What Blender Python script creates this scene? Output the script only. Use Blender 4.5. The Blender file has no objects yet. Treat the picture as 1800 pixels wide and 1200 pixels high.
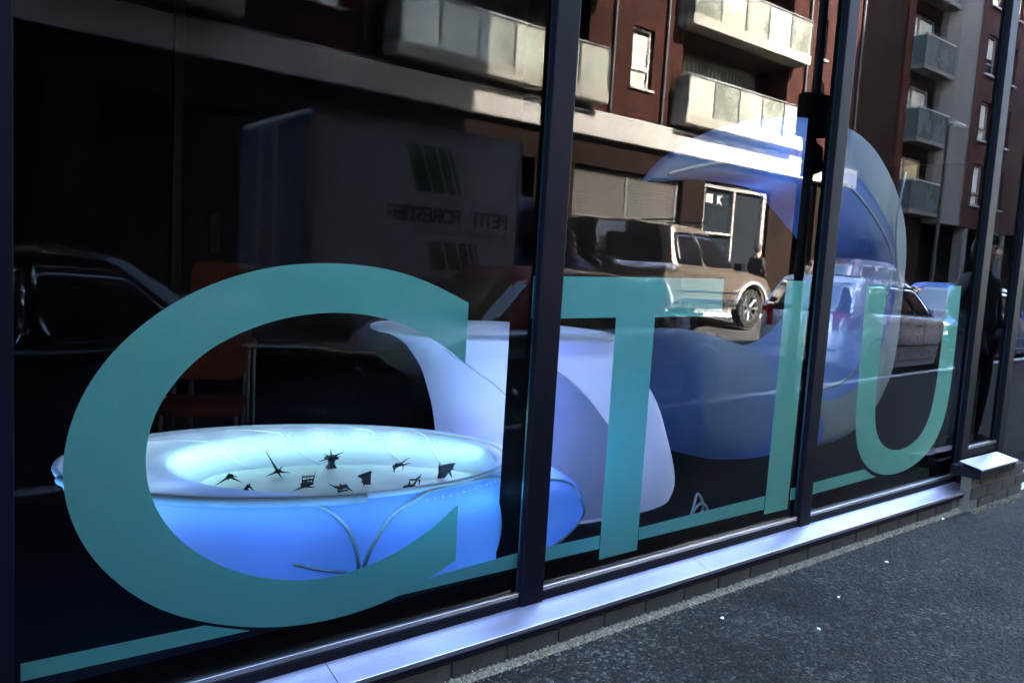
import bpy, bmesh, math, random
from mathutils import Vector, Matrix
from math import sin, cos, pi, radians as R_
random.seed(7)
S = bpy.context.scene
C = S.collection

# ------------------------------------------------------------------ camera
cam_d = bpy.data.cameras.new('camera'); cam = bpy.data.objects.new('camera', cam_d); C.objects.link(cam)
cam_d.sensor_width = 36.0; cam_d.lens = 28.0; cam_d.clip_start = 0.05; cam_d.clip_end = 2000
RX = (0.780753, -0.623159, 0.045955)   # filled below from the vanishing points
def _cross(a, b): return (a[1]*b[2]-a[2]*b[1], a[2]*b[0]-a[0]*b[2], a[0]*b[1]-a[1]*b[0])
def _norm(a):
    l = math.sqrt(sum(q*q for q in a)); return tuple(q/l for q in a)
_X = _norm((1750.0, -33.0, 1400.0)); _d = _norm((-860.0, 14400.0, 1400.0))
_k = sum(a*b for a, b in zip(_X, _d)); _d = _norm(tuple(d-_k*x for d, x in zip(_d, _X)))
_Z = tuple(-q for q in _d); _Y = _cross(_Z, _X)
# columns: camera right, up, back expressed in world axes
cam.matrix_world = Matrix(((_X[0], -_X[1], -_X[2], 0.0), (_Y[0], -_Y[1], -_Y[2], -2.036),
                           (_Z[0], -_Z[1], -_Z[2], 1.32), (0, 0, 0, 1)))
S.camera = cam

# ------------------------------------------------------------------ light
SUN = Vector((0.15, 0.80, 0.58)).normalized()
w = bpy.data.worlds.new('World'); S.world = w; w.use_nodes = True
nt = w.node_tree; nt.nodes.clear()
sky = nt.nodes.new('ShaderNodeTexSky'); sky.sky_type = 'NISHITA'; sky.sun_disc = False
sky.sun_elevation = math.asin(SUN.z); sky.sun_rotation = math.atan2(SUN.x, SUN.y)
bg = nt.nodes.new('ShaderNodeBackground'); bg.inputs[1].default_value = 0.15
wo = nt.nodes.new('ShaderNodeOutputWorld')
nt.links.new(sky.outputs[0], bg.inputs[0]); nt.links.new(bg.outputs[0], wo.inputs[0])
sl = bpy.data.lights.new('sun', 'SUN'); sl.energy = 5.0; sl.angle = R_(0.5); sl.color = (1.0, 0.93, 0.82)
so = bpy.data.objects.new('sun', sl); C.objects.link(so)
so.rotation_euler = SUN.to_track_quat('Z', 'Y').to_euler(); so.location = (0, 30, 40)
S.view_settings.view_transform = 'Standard'; S.view_settings.look = 'None'
S.view_settings.exposure = 6.1; S.view_settings.gamma = 1.0; S.view_settings.use_curve_mapping = False
S.render.engine = 'CYCLES'
S.cycles.max_bounces = 10; S.cycles.transparent_max_bounces = 16; S.cycles.glossy_bounces = 6
S.cycles.use_denoising = True; S.cycles.use_adaptive_sampling = False; S.cycles.sample_clamp_indirect = 6.0
S.cycles.caustics_reflective = False; S.cycles.caustics_refractive = False

# ------------------------------------------------------------------ materials
def nodes(name):
    m = bpy.data.materials.new(name); m.use_nodes = True
    t = m.node_tree; t.nodes.clear()
    o = t.nodes.new('ShaderNodeOutputMaterial'); return m, t, o
def link(t, a, b): t.links.new(a, b)
def noise(t, vec, scale, detail=4, rough=0.55):
    n = t.nodes.new('ShaderNodeTexNoise'); n.inputs['Scale'].default_value = scale
    n.inputs['Detail'].default_value = detail; n.inputs['Roughness'].default_value = rough
    if vec is not None: link(t, vec, n.inputs['Vector'])
    return n
def ramp(t, fac, stops):
    r = t.nodes.new('ShaderNodeValToRGB'); e = r.color_ramp.elements
    while len(e) < len(stops): e.new(0.5)
    for q, (p, c) in zip(e, stops): q.position = p; q.color = (*c, 1)
    link(t, fac, r.inputs[0]); return r
def pbr(name, col, rough=0.6, metal=0.0, var=0.15, vscale=6.0, bump=0.0, bscale=60.0, coat=0.0, spec=0.5, emit=None, es=0.0):
    m, t, o = nodes(name)
    p = t.nodes.new('ShaderNodeBsdfPrincipled'); link(t, p.outputs[0], o.inputs[0])
    tc = t.nodes.new('ShaderNodeTexCoord')
    n = noise(t, tc.outputs['Object'], vscale)
    lo = tuple(max(0, c*(1-var)) for c in col); hi = tuple(min(1, c*(1+var)) for c in col)
    r = ramp(t, n.outputs[0], [(0.3, lo), (0.7, hi)]); link(t, r.outputs[0], p.inputs['Base Color'])
    p.inputs['Metallic'].default_value = metal
    rr = t.nodes.new('ShaderNodeMapRange'); rr.inputs[3].default_value = max(0.02, rough*0.85); rr.inputs[4].default_value = min(1, rough*1.15)
    n2 = noise(t, tc.outputs['Object'], vscale*2.7); link(t, n2.outputs[0], rr.inputs[0]); link(t, rr.outputs[0], p.inputs['Roughness'])
    p.inputs['Specular IOR Level'].default_value = spec
    if coat: p.inputs['Coat Weight'].default_value = coat; p.inputs['Coat Roughness'].default_value = 0.04
    if bump:
        b = t.nodes.new('ShaderNodeBump'); b.inputs['Strength'].default_value = bump; b.inputs['Distance'].default_value = 0.01
        n3 = noise(t, tc.outputs['Object'], bscale, 6); link(t, n3.outputs[0], b.inputs['Height']); link(t, b.outputs[0], p.inputs['Normal'])
    if emit: p.inputs['Emission Color'].default_value = (*emit, 1); p.inputs['Emission Strength'].default_value = es
    return m
def brick_mat(name, c1, c2, mortar, bw=0.225, rh=0.075, rough=0.85):
    m, t, o = nodes(name)
    p = t.nodes.new('ShaderNodeBsdfPrincipled'); link(t, p.outputs[0], o.inputs[0])
    tc = t.nodes.new('ShaderNodeTexCoord'); sx = t.nodes.new('ShaderNodeSeparateXYZ'); link(t, tc.outputs['Object'], sx.inputs[0])
    ad = t.nodes.new('ShaderNodeMath'); ad.operation = 'ADD'; link(t, sx.outputs[0], ad.inputs[0]); link(t, sx.outputs[1], ad.inputs[1])
    cx = t.nodes.new('ShaderNodeCombineXYZ'); link(t, ad.outputs[0], cx.inputs[0]); link(t, sx.outputs[2], cx.inputs[1])
    b = t.nodes.new('ShaderNodeTexBrick'); b.inputs['Scale'].default_value = 1.0
    b.inputs['Brick Width'].default_value = bw; b.inputs['Row Height'].default_value = rh; b.inputs['Mortar Size'].default_value = 0.006
    b.inputs['Color1'].default_value = (*c1, 1); b.inputs['Color2'].default_value = (*c2, 1); b.inputs['Mortar'].default_value = (*mortar, 1)
    link(t, cx.outputs[0], b.inputs['Vector'])
    n = noise(t, tc.outputs['Object'], 0.9, 6, 0.7)
    mx = t.nodes.new('ShaderNodeMixRGB'); mx.blend_type = 'MULTIPLY'; mx.inputs[0].default_value = 0.75
    r = ramp(t, n.outputs[0], [(0.3, (0.55, 0.5, 0.5)), (0.7, (1.25, 1.2, 1.15))])
    link(t, b.outputs[0], mx.inputs[1]); link(t, r.outputs[0], mx.inputs[2]); link(t, mx.outputs[0], p.inputs['Base Color'])
    p.inputs['Roughness'].default_value = rough; p.inputs['Specular IOR Level'].default_value = 0.1
    bp = t.nodes.new('ShaderNodeBump'); bp.inputs['Strength'].default_value = 0.5; bp.inputs['Distance'].default_value = 0.008
    inv = t.nodes.new('ShaderNodeMath'); inv.operation = 'SUBTRACT'; inv.inputs[0].default_value = 1.0; link(t, b.outputs['Fac'], inv.inputs[1])
    link(t, inv.outputs[0], bp.inputs['Height']); link(t, bp.outputs[0], p.inputs['Normal'])
    return m
def asphalt(name, dark, light, stone, wear=1.0):
    m, t, o = nodes(name)
    p = t.nodes.new('ShaderNodeBsdfPrincipled'); link(t, p.outputs[0], o.inputs[0])
    tc = t.nodes.new('ShaderNodeTexCoord'); v = tc.outputs['Object']
    big = noise(t, v, 1.6, 8, 0.7); r1 = ramp(t, big.outputs[0], [(0.34, dark), (0.64, light)])
    vo = t.nodes.new('ShaderNodeTexVoronoi'); vo.inputs['Scale'].default_value = 80; link(t, v, vo.inputs['Vector'])
    gr = t.nodes.new('ShaderNodeSeparateColor'); link(t, vo.outputs['Color'], gr.inputs[0])
    cell = ramp(t, gr.outputs[0], [(0.0, (0.25, 0.25, 0.25)), (0.62, (0.9, 0.9, 0.9)), (0.86, (1.8, 1.75, 1.7)), (0.97, (4.0, 3.9, 3.7))])
    sp = noise(t, v, 190, 3); st = ramp(t, sp.outputs[0], [(0.40, (0.45, 0.45, 0.45)), (0.66, (1.6, 1.6, 1.6))])
    mx = t.nodes.new('ShaderNodeMixRGB'); mx.blend_type = 'MULTIPLY'; mx.inputs[0].default_value = 1; link(t, r1.outputs[0], mx.inputs[1]); link(t, cell.outputs[0], mx.inputs[2])
    mz = t.nodes.new('ShaderNodeMixRGB'); mz.blend_type = 'MULTIPLY'; mz.inputs[0].default_value = 1
    link(t, mx.outputs[0], mz.inputs[1]); link(t, st.outputs[0], mz.inputs[2]); link(t, mz.outputs[0], p.inputs['Base Color'])
    p.inputs['Roughness'].default_value = 0.8; p.inputs['Specular IOR Level'].default_value = 0.07
    b = t.nodes.new('ShaderNodeBump'); b.inputs['Strength'].default_value = 1.0; b.inputs['Distance'].default_value = 0.006; b.invert = True
    link(t, vo.outputs['Distance'], b.inputs['Height'])
    b2 = t.nodes.new('ShaderNodeBump'); b2.inputs['Strength'].default_value = 0.6; b2.inputs['Distance'].default_value = 0.01
    n4 = noise(t, v, 45, 5); link(t, n4.outputs[0], b2.inputs['Height']); link(t, b.outputs[0], b2.inputs['Normal']); link(t, b2.outputs[0], p.inputs['Normal'])
    return m
def shop_glass(name):
    # outer face of a coated double glazed unit: stronger mirror towards grazing angles
    m, t, o = nodes(name)
    tr = t.nodes.new('ShaderNodeBsdfTransparent'); tr.inputs[0].default_value = (0.90, 0.95, 0.96, 1)
    gl = t.nodes.new('ShaderNodeBsdfGlossy'); gl.inputs['Roughness'].default_value = 0.0; gl.inputs['Color'].default_value = (1, 1, 1, 1)
    fr = t.nodes.new('ShaderNodeFresnel'); fr.inputs[0].default_value = 1.5
    k = t.nodes.new('ShaderNodeMath'); k.operation = 'MULTIPLY_ADD'; k.inputs[1].default_value = 1.02; k.inputs[2].default_value = -0.034; k.use_clamp = True
    tc = t.nodes.new('ShaderNodeTexCoord'); n = noise(t, tc.outputs['Object'], 1.6, 2, 0.4)
    b = t.nodes.new('ShaderNodeBump'); b.inputs['Strength'].default_value = 0.008; b.inputs['Distance'].default_value = 0.02
    link(t, n.outputs[0], b.inputs['Height']); link(t, b.outputs[0], gl.inputs['Normal'])
    mx = t.nodes.new('ShaderNodeMixShader'); link(t, fr.outputs[0], k.inputs[0]); link(t, k.outputs[0], mx.inputs[0])
    link(t, tr.outputs[0], mx.inputs[1]); link(t, gl.outputs[0], mx.inputs[2]); link(t, mx.outputs[0], o.inputs[0]); return m
def clear_glass(name, tint=(0.9, 0.95, 0.93), fac=0.12):
    m, t, o = nodes(name)
    tr = t.nodes.new('ShaderNodeBsdfTransparent'); tr.inputs[0].default_value = (*tint, 1)
    gl = t.nodes.new('ShaderNodeBsdfGlossy'); gl.inputs['Roughness'].default_value = 0.02
    mx = t.nodes.new('ShaderNodeMixShader'); mx.inputs[0].default_value = fac
    link(t, tr.outputs[0], mx.inputs[1]); link(t, gl.outputs[0], mx.inputs[2]); link(t, mx.outputs[0], o.inputs[0]); return m
def fabric(name, col, trans=0.5, vscale=3.0):
    # stretched translucent cloth: scatters light on both sides
    m, t, o = nodes(name)
    tc = t.nodes.new('ShaderNodeTexCoord'); n = noise(t, tc.outputs['Object'], vscale, 3)
    r = ramp(t, n.outputs[0], [(0.3, tuple(c*0.93 for c in col)), (0.7, col)])
    wv = noise(t, tc.outputs['Object'], 420, 2)
    b = t.nodes.new('ShaderNodeBump'); b.inputs['Strength'].default_value = 0.12; b.inputs['Distance'].default_value = 0.002; link(t, wv.outputs[0], b.inputs['Height'])
    d = t.nodes.new('ShaderNodeBsdfDiffuse'); l = t.nodes.new('ShaderNodeBsdfTranslucent')
    for q in (d, l): link(t, r.outputs[0], q.inputs[0]); link(t, b.outputs[0], q.inputs['Normal'])
    mx = t.nodes.new('ShaderNodeMixShader'); mx.inputs[0].default_value = trans
    link(t, d.outputs[0], mx.inputs[1]); link(t, l.outputs[0], mx.inputs[2]); link(t, mx.outputs[0], o.inputs[0]); return m
def emissive(name, col, s):
    m, t, o = nodes(name); e = t.nodes.new('ShaderNodeEmission'); e.inputs[0].default_value = (*col, 1); e.inputs[1].default_value = s
    link(t, e.outputs[0], o.inputs[0]); return m

M = {}
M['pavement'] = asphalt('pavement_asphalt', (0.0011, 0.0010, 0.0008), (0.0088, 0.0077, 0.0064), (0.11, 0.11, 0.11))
M['road'] = asphalt('road_asphalt', (0.05, 0.05, 0.052), (0.09, 0.09, 0.09), (0.2, 0.2, 0.2))
M['kerb'] = pbr('kerb_stone', (0.5, 0.5, 0.5), 0.8, var=0.2, bump=0.3)
M['flag'] = pbr('paving', (0.25, 0.24, 0.23), 0.85, var=0.2, bump=0.3)
M['glass'] = shop_glass('coated_shop_glass'); M['clear'] = clear_glass('clear_glass'); M['window_clear'] = clear_glass('window_clear', (0.97, 0.98, 0.97), 0.06); M['inner_glass'] = clear_glass('inner_glass_face', (0.97, 0.99, 0.98), 0.004)
M['pane_edge'] = pbr('glass_edge', (0.05, 0.16, 0.15), 0.2)
M['frame'] = pbr('navy_powder_coat', (0.0006, 0.0006, 0.0017), 0.5, var=0.2, spec=0.025)
M['black_frame'] = pbr('black_frame', (0.001, 0.001, 0.002), 0.6, var=0.2, spec=0.03)
M['alu'] = pbr('anodised_aluminium', (0.25, 0.24, 0.30), 0.34, metal=1.0, var=0.16, vscale=2.3, bump=0.10, bscale=170)
M['bead'] = pbr('glazing_bead_aluminium', (0.25, 0.26, 0.28), 0.3, metal=1.0, var=0.1)
M['plinth'] = pbr('engineering_brick', (0.008, 0.0068, 0.0055), 0.85, spec=0.08, var=0.35, vscale=9, bump=0.5, bscale=120)
M['mortar'] = pbr('mortar', (0.03, 0.028, 0.025), 0.95, spec=0.08, bump=0.5)
M['grit'] = pbr('grit_stone', (0.055, 0.045, 0.030), 0.9, spec=0.08, var=0.7, vscale=90)
M['litter'] = pbr('white_paper', (0.20, 0.20, 0.19), 0.7)
M['teal'] = None
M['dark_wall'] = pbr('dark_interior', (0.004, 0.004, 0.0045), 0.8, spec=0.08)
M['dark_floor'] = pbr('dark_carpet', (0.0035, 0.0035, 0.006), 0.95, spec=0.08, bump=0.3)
M['orange_seat'] = pbr('orange_upholstery', (0.030, 0.0065, 0.0025), 0.8, spec=0.06, var=0.2, bump=0.2, bscale=400)
M['chair_leg'] = pbr('dull_steel', (0.05, 0.045, 0.04), 0.6, spec=0.06)
M['post_grey'] = pbr('dull_grey_paint', (0.009, 0.009, 0.009), 0.7, spec=0.06)
M['chrome'] = pbr('chrome', (0.75, 0.75, 0.78), 0.12, metal=1.0, var=0.05)
M['black_plastic'] = pbr('black_plastic', (0.012, 0.012, 0.013), 0.45, spec=0.06)
M['black_print'] = pbr('black_printed_model', (0.006, 0.006, 0.007), 0.55)
M['white_cloth'] = fabric('white_stretch_cloth', (0.84, 0.86, 0.88), 0.38)
M['skirt_cloth'] = fabric('skirt_stretch_cloth', (0.34, 0.50, 0.86), 0.5)  # white cloth; part of the blue LED light is put into its colour
M['lav_cloth'] = fabric('pale_stretch_cloth', (0.74, 0.75, 0.82), 0.3)
M['panel_white'] = pbr('white_table_panel', (0.8, 0.82, 0.78), 0.5)
M['seam'] = pbr('grey_seam_cord', (0.36, 0.41, 0.44), 0.8, var=0.2, bump=0.3)
M['crease'] = pbr('white_stitching', (0.82, 0.83, 0.85), 0.8)
M['led'] = emissive('led_bead', (0.6, 0.95, 1.0), 0.016)
M['cable'] = pbr('pale_cable', (0.5, 0.6, 0.58), 0.5)
def teal(name):
    m, t, o = nodes(name)
    tc = t.nodes.new('ShaderNodeTexCoord'); n = noise(t, tc.outputs['Object'], 2.0, 3); g = noise(t, tc.outputs['Object'], 900, 2)
    r = ramp(t, n.outputs[0], [(0.3, (0.30, 0.86, 0.82)), (0.7, (0.34, 0.94, 0.90))])
    r2 = ramp(t, g.outputs[0], [(0.3, (0.86, 0.86, 0.86)), (0.7, (1.1, 1.1, 1.1))])
    mu = t.nodes.new('ShaderNodeMixRGB'); mu.blend_type = 'MULTIPLY'; mu.inputs[0].default_value = 1
    link(t, r.outputs[0], mu.inputs[1]); link(t, r2.outputs[0], mu.inputs[2])
    d = t.nodes.new('ShaderNodeBsdfDiffuse'); l = t.nodes.new('ShaderNodeBsdfTranslucent')
    link(t, mu.outputs[0], d.inputs[0]); link(t, mu.outputs[0], l.inputs[0])
    mx = t.nodes.new('ShaderNodeMixShader'); mx.inputs[0].default_value = 0.32
    link(t, d.outputs[0], mx.inputs[1]); link(t, l.outputs[0], mx.inputs[2]); link(t, mx.outputs[0], o.inputs[0]); return m
M['teal'] = teal('teal_frosted_vinyl')
M['ink'] = pbr('black_vinyl', (0.004, 0.004, 0.006), 0.5)
M['brick_red'] = brick_mat('red_brick', (0.048, 0.014, 0.010), (0.020, 0.0062, 0.005), (0.065, 0.040, 0.033))
M['brick_dark'] = brick_mat('dark_brown_brick', (0.018, 0.009, 0.0065), (0.008, 0.0045, 0.0035), (0.020, 0.014, 0.011))
M['brick_shop'] = brick_mat('shop_side_brick', (0.22, 0.10, 0.07), (0.16, 0.07, 0.05), (0.18, 0.15, 0.13))
M['concrete'] = pbr('pale_render_band', (0.40, 0.375, 0.345), 0.8, var=0.12, vscale=1.2, bump=0.1)
M['render_grey'] = pbr('grey_render', (0.085, 0.078, 0.070), 0.85, var=0.12, vscale=1.5)
M['door_frame'] = pbr('grey_white_door_frame', (0.30, 0.29, 0.28), 0.5)
M['white_frame'] = pbr('white_window_frame', (0.72, 0.72, 0.70), 0.4)
M['grey_frame'] = pbr('grey_window_frame', (0.16, 0.16, 0.17), 0.4)
M['win'] = pbr('dark_window_glass', (0.02, 0.025, 0.03), 0.03, var=0.05, coat=0.0, spec=1.0)
M['blind'] = pbr('pale_blind', (0.78, 0.76, 0.68), 0.7, var=0.08)
M['blind_warm'] = pbr('cream_blind', (0.75, 0.60, 0.33), 0.7, var=0.1)
def balcony_glass(name, col, tr, streak):
    m, t, o = nodes(name); tc = t.nodes.new('ShaderNodeTexCoord'); mp = t.nodes.new('ShaderNodeMapping'); mp.inputs['Scale'].default_value = (0.9, 1.0, 0.9); link(t, tc.outputs['Object'], mp.inputs[0])
    n = noise(t, mp.outputs[0], 1.6, 5, 0.6); r = ramp(t, n.outputs[0], [(0.36, (tr-.14,)*3), (0.62, (tr+.14,)*3)])
    d = t.nodes.new('ShaderNodeBsdfDiffuse'); d.inputs[0].default_value = (*col, 1); c = t.nodes.new('ShaderNodeBsdfTransparent'); c.inputs[0].default_value = (0.85, 0.93, 0.88, 1)
    a = t.nodes.new('ShaderNodeMixShader'); link(t, r.outputs[0], a.inputs[0]); link(t, c.outputs[0], a.inputs[1]); link(t, d.outputs[0], a.inputs[2])
    g = t.nodes.new('ShaderNodeBsdfGlossy'); g.inputs['Roughness'].default_value = 0.03; f = t.nodes.new('ShaderNodeFresnel'); f.inputs[0].default_value = 1.6
    b = t.nodes.new('ShaderNodeMixShader'); link(t, f.outputs[0], b.inputs[0]); link(t, a.outputs[0], b.inputs[1]); link(t, g.outputs[0], b.inputs[2]); link(t, b.outputs[0], o.inputs[0]); return m
M['bal_glass'] = [balcony_glass('painted_haze_balcony_glass', (0.50, 0.52, 0.44), q, 1) for q in (0.62, 0.34, 0.78, 0.46)]  # pale patchy haze painted in for bright reflections in the panels
M['rail_dark'] = pbr('dark_rail_post', (0.05, 0.05, 0.05), 0.5, metal=0.5)
M['bal_glass_dark'] = pbr('smoked_balcony_glass', (0.05, 0.07, 0.07), 0.08, var=0.15, vscale=0.8, spec=0.8)
M['slab'] = pbr('balcony_slab', (0.27, 0.255, 0.21), 0.8, var=0.1)
M['steel'] = pbr('galvanised_steel', (0.4, 0.41, 0.42), 0.4, metal=0.8)
M['shutter'] = pbr('roller_shutter', (0.20, 0.185, 0.165), 0.38, metal=0.7)
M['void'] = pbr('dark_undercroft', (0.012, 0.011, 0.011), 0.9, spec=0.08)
M['tyre'] = pbr('tyre_rubber', (0.012, 0.012, 0.012), 0.8)
M['rim'] = pbr('alloy_rim', (0.45, 0.46, 0.48), 0.3, metal=0.9)
M['car_glass'] = pbr('car_glass', (0.008, 0.009, 0.012), 0.02, var=0.05, spec=1.0, coat=0.6)
M['car_glass'].node_tree.nodes['Principled BSDF'].inputs['IOR'].default_value = 1.9
M['red_lamp'] = pbr('red_lamp', (0.45, 0.02, 0.02), 0.15, spec=0.8)
M['clear_lamp'] = pbr('clear_lamp', (0.6, 0.62, 0.65), 0.1, metal=0.5)
M['amber'] = emissive('lit_amber_indicator', (1.0, 0.28, 0.04), 1.3)
M['plate'] = pbr('number_plate', (0.7, 0.62, 0.25), 0.5)
M['silver_paint'] = pbr('silver_car_paint', (0.74, 0.77, 0.82), 0.28, metal=0.35, var=0.03, coat=1.0)
M['black_paint'] = pbr('black_car_paint', (0.006, 0.006, 0.008), 0.25, metal=0.0, var=0.05, coat=1.0)
M['red_roof'] = pbr('burgundy_roof', (0.22, 0.03, 0.03), 0.35, coat=0.5)  # plain dark red colour for the roof of one silver car
M['bronze_paint'] = pbr('beige_pickup_paint', (0.22, 0.185, 0.15), 0.24, metal=0.5, var=0.04, coat=1.0)
M['blue_paint'] = pbr('blue_car_paint', (0.05, 0.10, 0.32), 0.25, metal=0.3, coat=1.0)
M['dark_paint'] = pbr('dark_blue_car_paint', (0.02, 0.025, 0.06), 0.25, metal=0.3, coat=1.0)
M['truck_white'] = pbr('white_truck_panel', (0.66, 0.67, 0.70), 0.5, var=0.06)
M['truck_rear'] = pbr('shaded_truck_doors', (0.05, 0.06, 0.10), 0.5)  # shade put into the colour, keeps the sky-lit rear face dim
M['truck_blue'] = pbr('truck_cab_blue', (0.10, 0.14, 0.32), 0.35, coat=0.6)
M['logo_green'] = pbr('logo_green', (0.015, 0.12, 0.03), 0.5)
M['logo_black'] = pbr('logo_black', (0.012, 0.010, 0.008), 0.5)
M['foil'] = pbr('crumpled_silver_cover', (0.55, 0.55, 0.6), 0.25, metal=0.9, bump=1.0, bscale=14)
M['skin'] = pbr('skin', (0.42, 0.24, 0.17), 0.55)
M['jacket'] = pbr('black_jacket', (0.008, 0.008, 0.010), 0.8, bump=0.2)
M['jeans'] = pbr('dark_jeans', (0.010, 0.012, 0.02), 0.85, bump=0.2)
M['hair'] = pbr('dark_hair', (0.012, 0.009, 0.007), 0.6)
M['leaf'] = pbr('dark_leaf', (0.03, 0.06, 0.02), 0.6, var=0.4)
M['deck'] = pbr('grey_deck_board', (0.20, 0.20, 0.20), 0.8, var=0.25, vscale=12, bump=0.3)

# ------------------------------------------------------------------ mesh helpers
class MB:
    def __init__(s): s.v = []; s.f = []
    def add(s, vs, fs):
        o = len(s.v); s.v += [tuple(q) for q in vs]; s.f += [tuple(i+o for i in f) for f in fs]; return s
    def box(s, x0, x1, y0, y1, z0, z1):
        return s.add([(x0,y0,z0),(x1,y0,z0),(x1,y1,z0),(x0,y1,z0),(x0,y0,z1),(x1,y0,z1),(x1,y1,z1),(x0,y1,z1)],
                     [(0,3,2,1),(4,5,6,7),(0,1,5,4),(1,2,6,5),(2,3,7,6),(3,0,4,7)])
    def quad(s, a, b, c, d): return s.add([a,b,c,d], [(0,1,2,3)])
    def prism(s, pts, fn0, fn1):
        n = len(pts); A = [fn0(p) for p in pts]; B = [fn1(p) for p in pts]
        return s.add(A+B, [tuple(reversed(range(n))), tuple(range(n, 2*n))] + [(i, (i+1) % n, n+(i+1) % n, n+i) for i in range(n)])
    def loft(s, secs, closed=True, cap=True):
        n = len(secs[0]); vs = [p for q in secs for p in q]; fs = []
        for k in range(len(secs)-1):
            for i in range(n if closed else n-1):
                j = (i+1) % n; fs.append((k*n+i, k*n+j, (k+1)*n+j, (k+1)*n+i))
        if cap and closed: fs += [tuple(reversed(range(n))), tuple(range((len(secs)-1)*n, len(secs)*n))]
        return s.add(vs, fs)
    def tube(s, path, r, n=8, closed=False, cap=True):
        path = [Vector(p) for p in path]; secs = []; L = len(path)
        rr = r if isinstance(r, (list, tuple)) else [r]*L
        up = Vector((0, 0, 1))
        for i, p in enumerate(path):
            a = path[(i-1) % L] if closed or i > 0 else p; b = path[(i+1) % L] if closed or i < L-1 else p
            d = (b-a).normalized(); u = up if abs(d.z) < 0.95 else Vector((1, 0, 0))
            sx = d.cross(u).normalized(); sy = sx.cross(d).normalized()
            secs.append([tuple(p + sx*cos(2*pi*k/n)*rr[i] + sy*sin(2*pi*k/n)*rr[i]) for k in range(n)])
        if closed: secs.append(secs[0]); cap = False
        return s.loft(secs, True, cap)
    def cyl(s, c, axis, r, h, n=24, r2=None):
        c = Vector(c); a = Vector(axis).normalized(); return s.tube([c-a*h/2, c+a*h/2], [r, r if r2 is None else r2], n)
    def ring(s, c, axis, r0, r1, h, n=28):
        c = Vector(c); a = Vector(axis).normalized(); u = a.orthogonal().normalized(); q = a.cross(u)
        secs = []
        for (r, t) in ((r0, -h/2), (r1*0.96, -h/2), (r1, -h*0.3), (r1, h*0.3), (r1*0.96, h/2), (r0, h/2), (r0, -h/2)):
            secs.append([tuple(c+a*t+(u*cos(2*pi*k/n)+q*sin(2*pi*k/n))*r) for k in range(n)])
        return s.loft(secs, True, False)
    def build(s, name, mat, parent=None, smooth=0, bevel=0, loc=None):
        me = bpy.data.meshes.new(name); me.from_pydata(s.v, [], s.f); me.update()
        bm = bmesh.new(); bm.from_mesh(me); bmesh.ops.remove_doubles(bm, verts=bm.verts, dist=1e-6); bmesh.ops.recalc_face_normals(bm, faces=bm.faces)
        bm.to_mesh(me); bm.free()
        mats = mat if isinstance(mat, (list, tuple)) else [mat]
        for q in mats: me.materials.append(q)
        if smooth:
            me.shade_smooth(); me.set_sharp_from_angle(angle=R_(smooth))
        o = bpy.data.objects.new(name, me); C.objects.link(o)
        if parent is not None: o.parent = parent
        if loc: o.location = loc
        if bevel:
            b = o.modifiers.new('bevel', 'BEVEL'); b.width = bevel; b.segments = 2; b.limit_method = 'ANGLE'
        return o
def raw(name, verts, faces, mat, parent=None, smooth=0):
    b = MB(); b.add(verts, faces); return b.build(name, mat, parent, smooth)
def tag(o, label=None, cat=None, group=None, kind=None):
    if label: o['label'] = label
    if cat: o['category'] = cat
    if group: o['group'] = group
    if kind: o['kind'] = kind
    return o
def thing(name, label, cat, loc=(0,0,0), rz=0.0, group=None):
    o = bpy.data.objects.new(name, None); C.objects.link(o); o.location = loc; o.rotation_euler = (0, 0, rz); o.empty_display_size = 0.2
    return tag(o, label, cat, group)
def struct(name, mb, mat, smooth=0): return tag(mb.build(name, mat, None, smooth), kind='structure')
def copy_of(o, parent):
    c = o.copy(); C.objects.link(c); c.parent = parent; return c
def copy_tree(o, parent=None):
    c = o.copy(); C.objects.link(c)
    if parent is not None: c.parent = parent
    for ch in list(o.children): copy_tree(ch, c)
    return c
def catmull(pts, n=6, closed=False):
    out = []; L = len(pts); rng = range(L if closed else L-1)
    def g(i): return pts[i % L] if closed else pts[max(0, min(L-1, i))]
    for i in rng:
        p0, p1, p2, p3 = g(i-1), g(i), g(i+1), g(i+2)
        for k in range(n):
            t = k/n
            out.append(tuple(0.5*((2*b)+(-a+c)*t+(2*a-5*b+4*c-d)*t*t+(-a+3*b-3*c+d)*t**3) for a, b, c, d in zip(p0, p1, p2, p3)))
    if not closed: out.append(tuple(pts[-1]))
    return out
def lerp(tab, x):
    if x <= tab[0][0]: return tab[0][1]
    for (a, b), (c, d) in zip(tab, tab[1:]):
        if x <= c: return b + (d-b)*(x-a)/(c-a)
    return tab[-1][1]
def slerp(tab, x):
    # smooth (cosine) interpolation
    if x <= tab[0][0]: return tab[0][1]
    for (a, b), (c, d) in zip(tab, tab[1:]):
        if x <= c:
            t = (x-a)/(c-a); return b + (d-b)*(0.5-0.5*cos(pi*t))
    return tab[-1][1]
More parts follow.
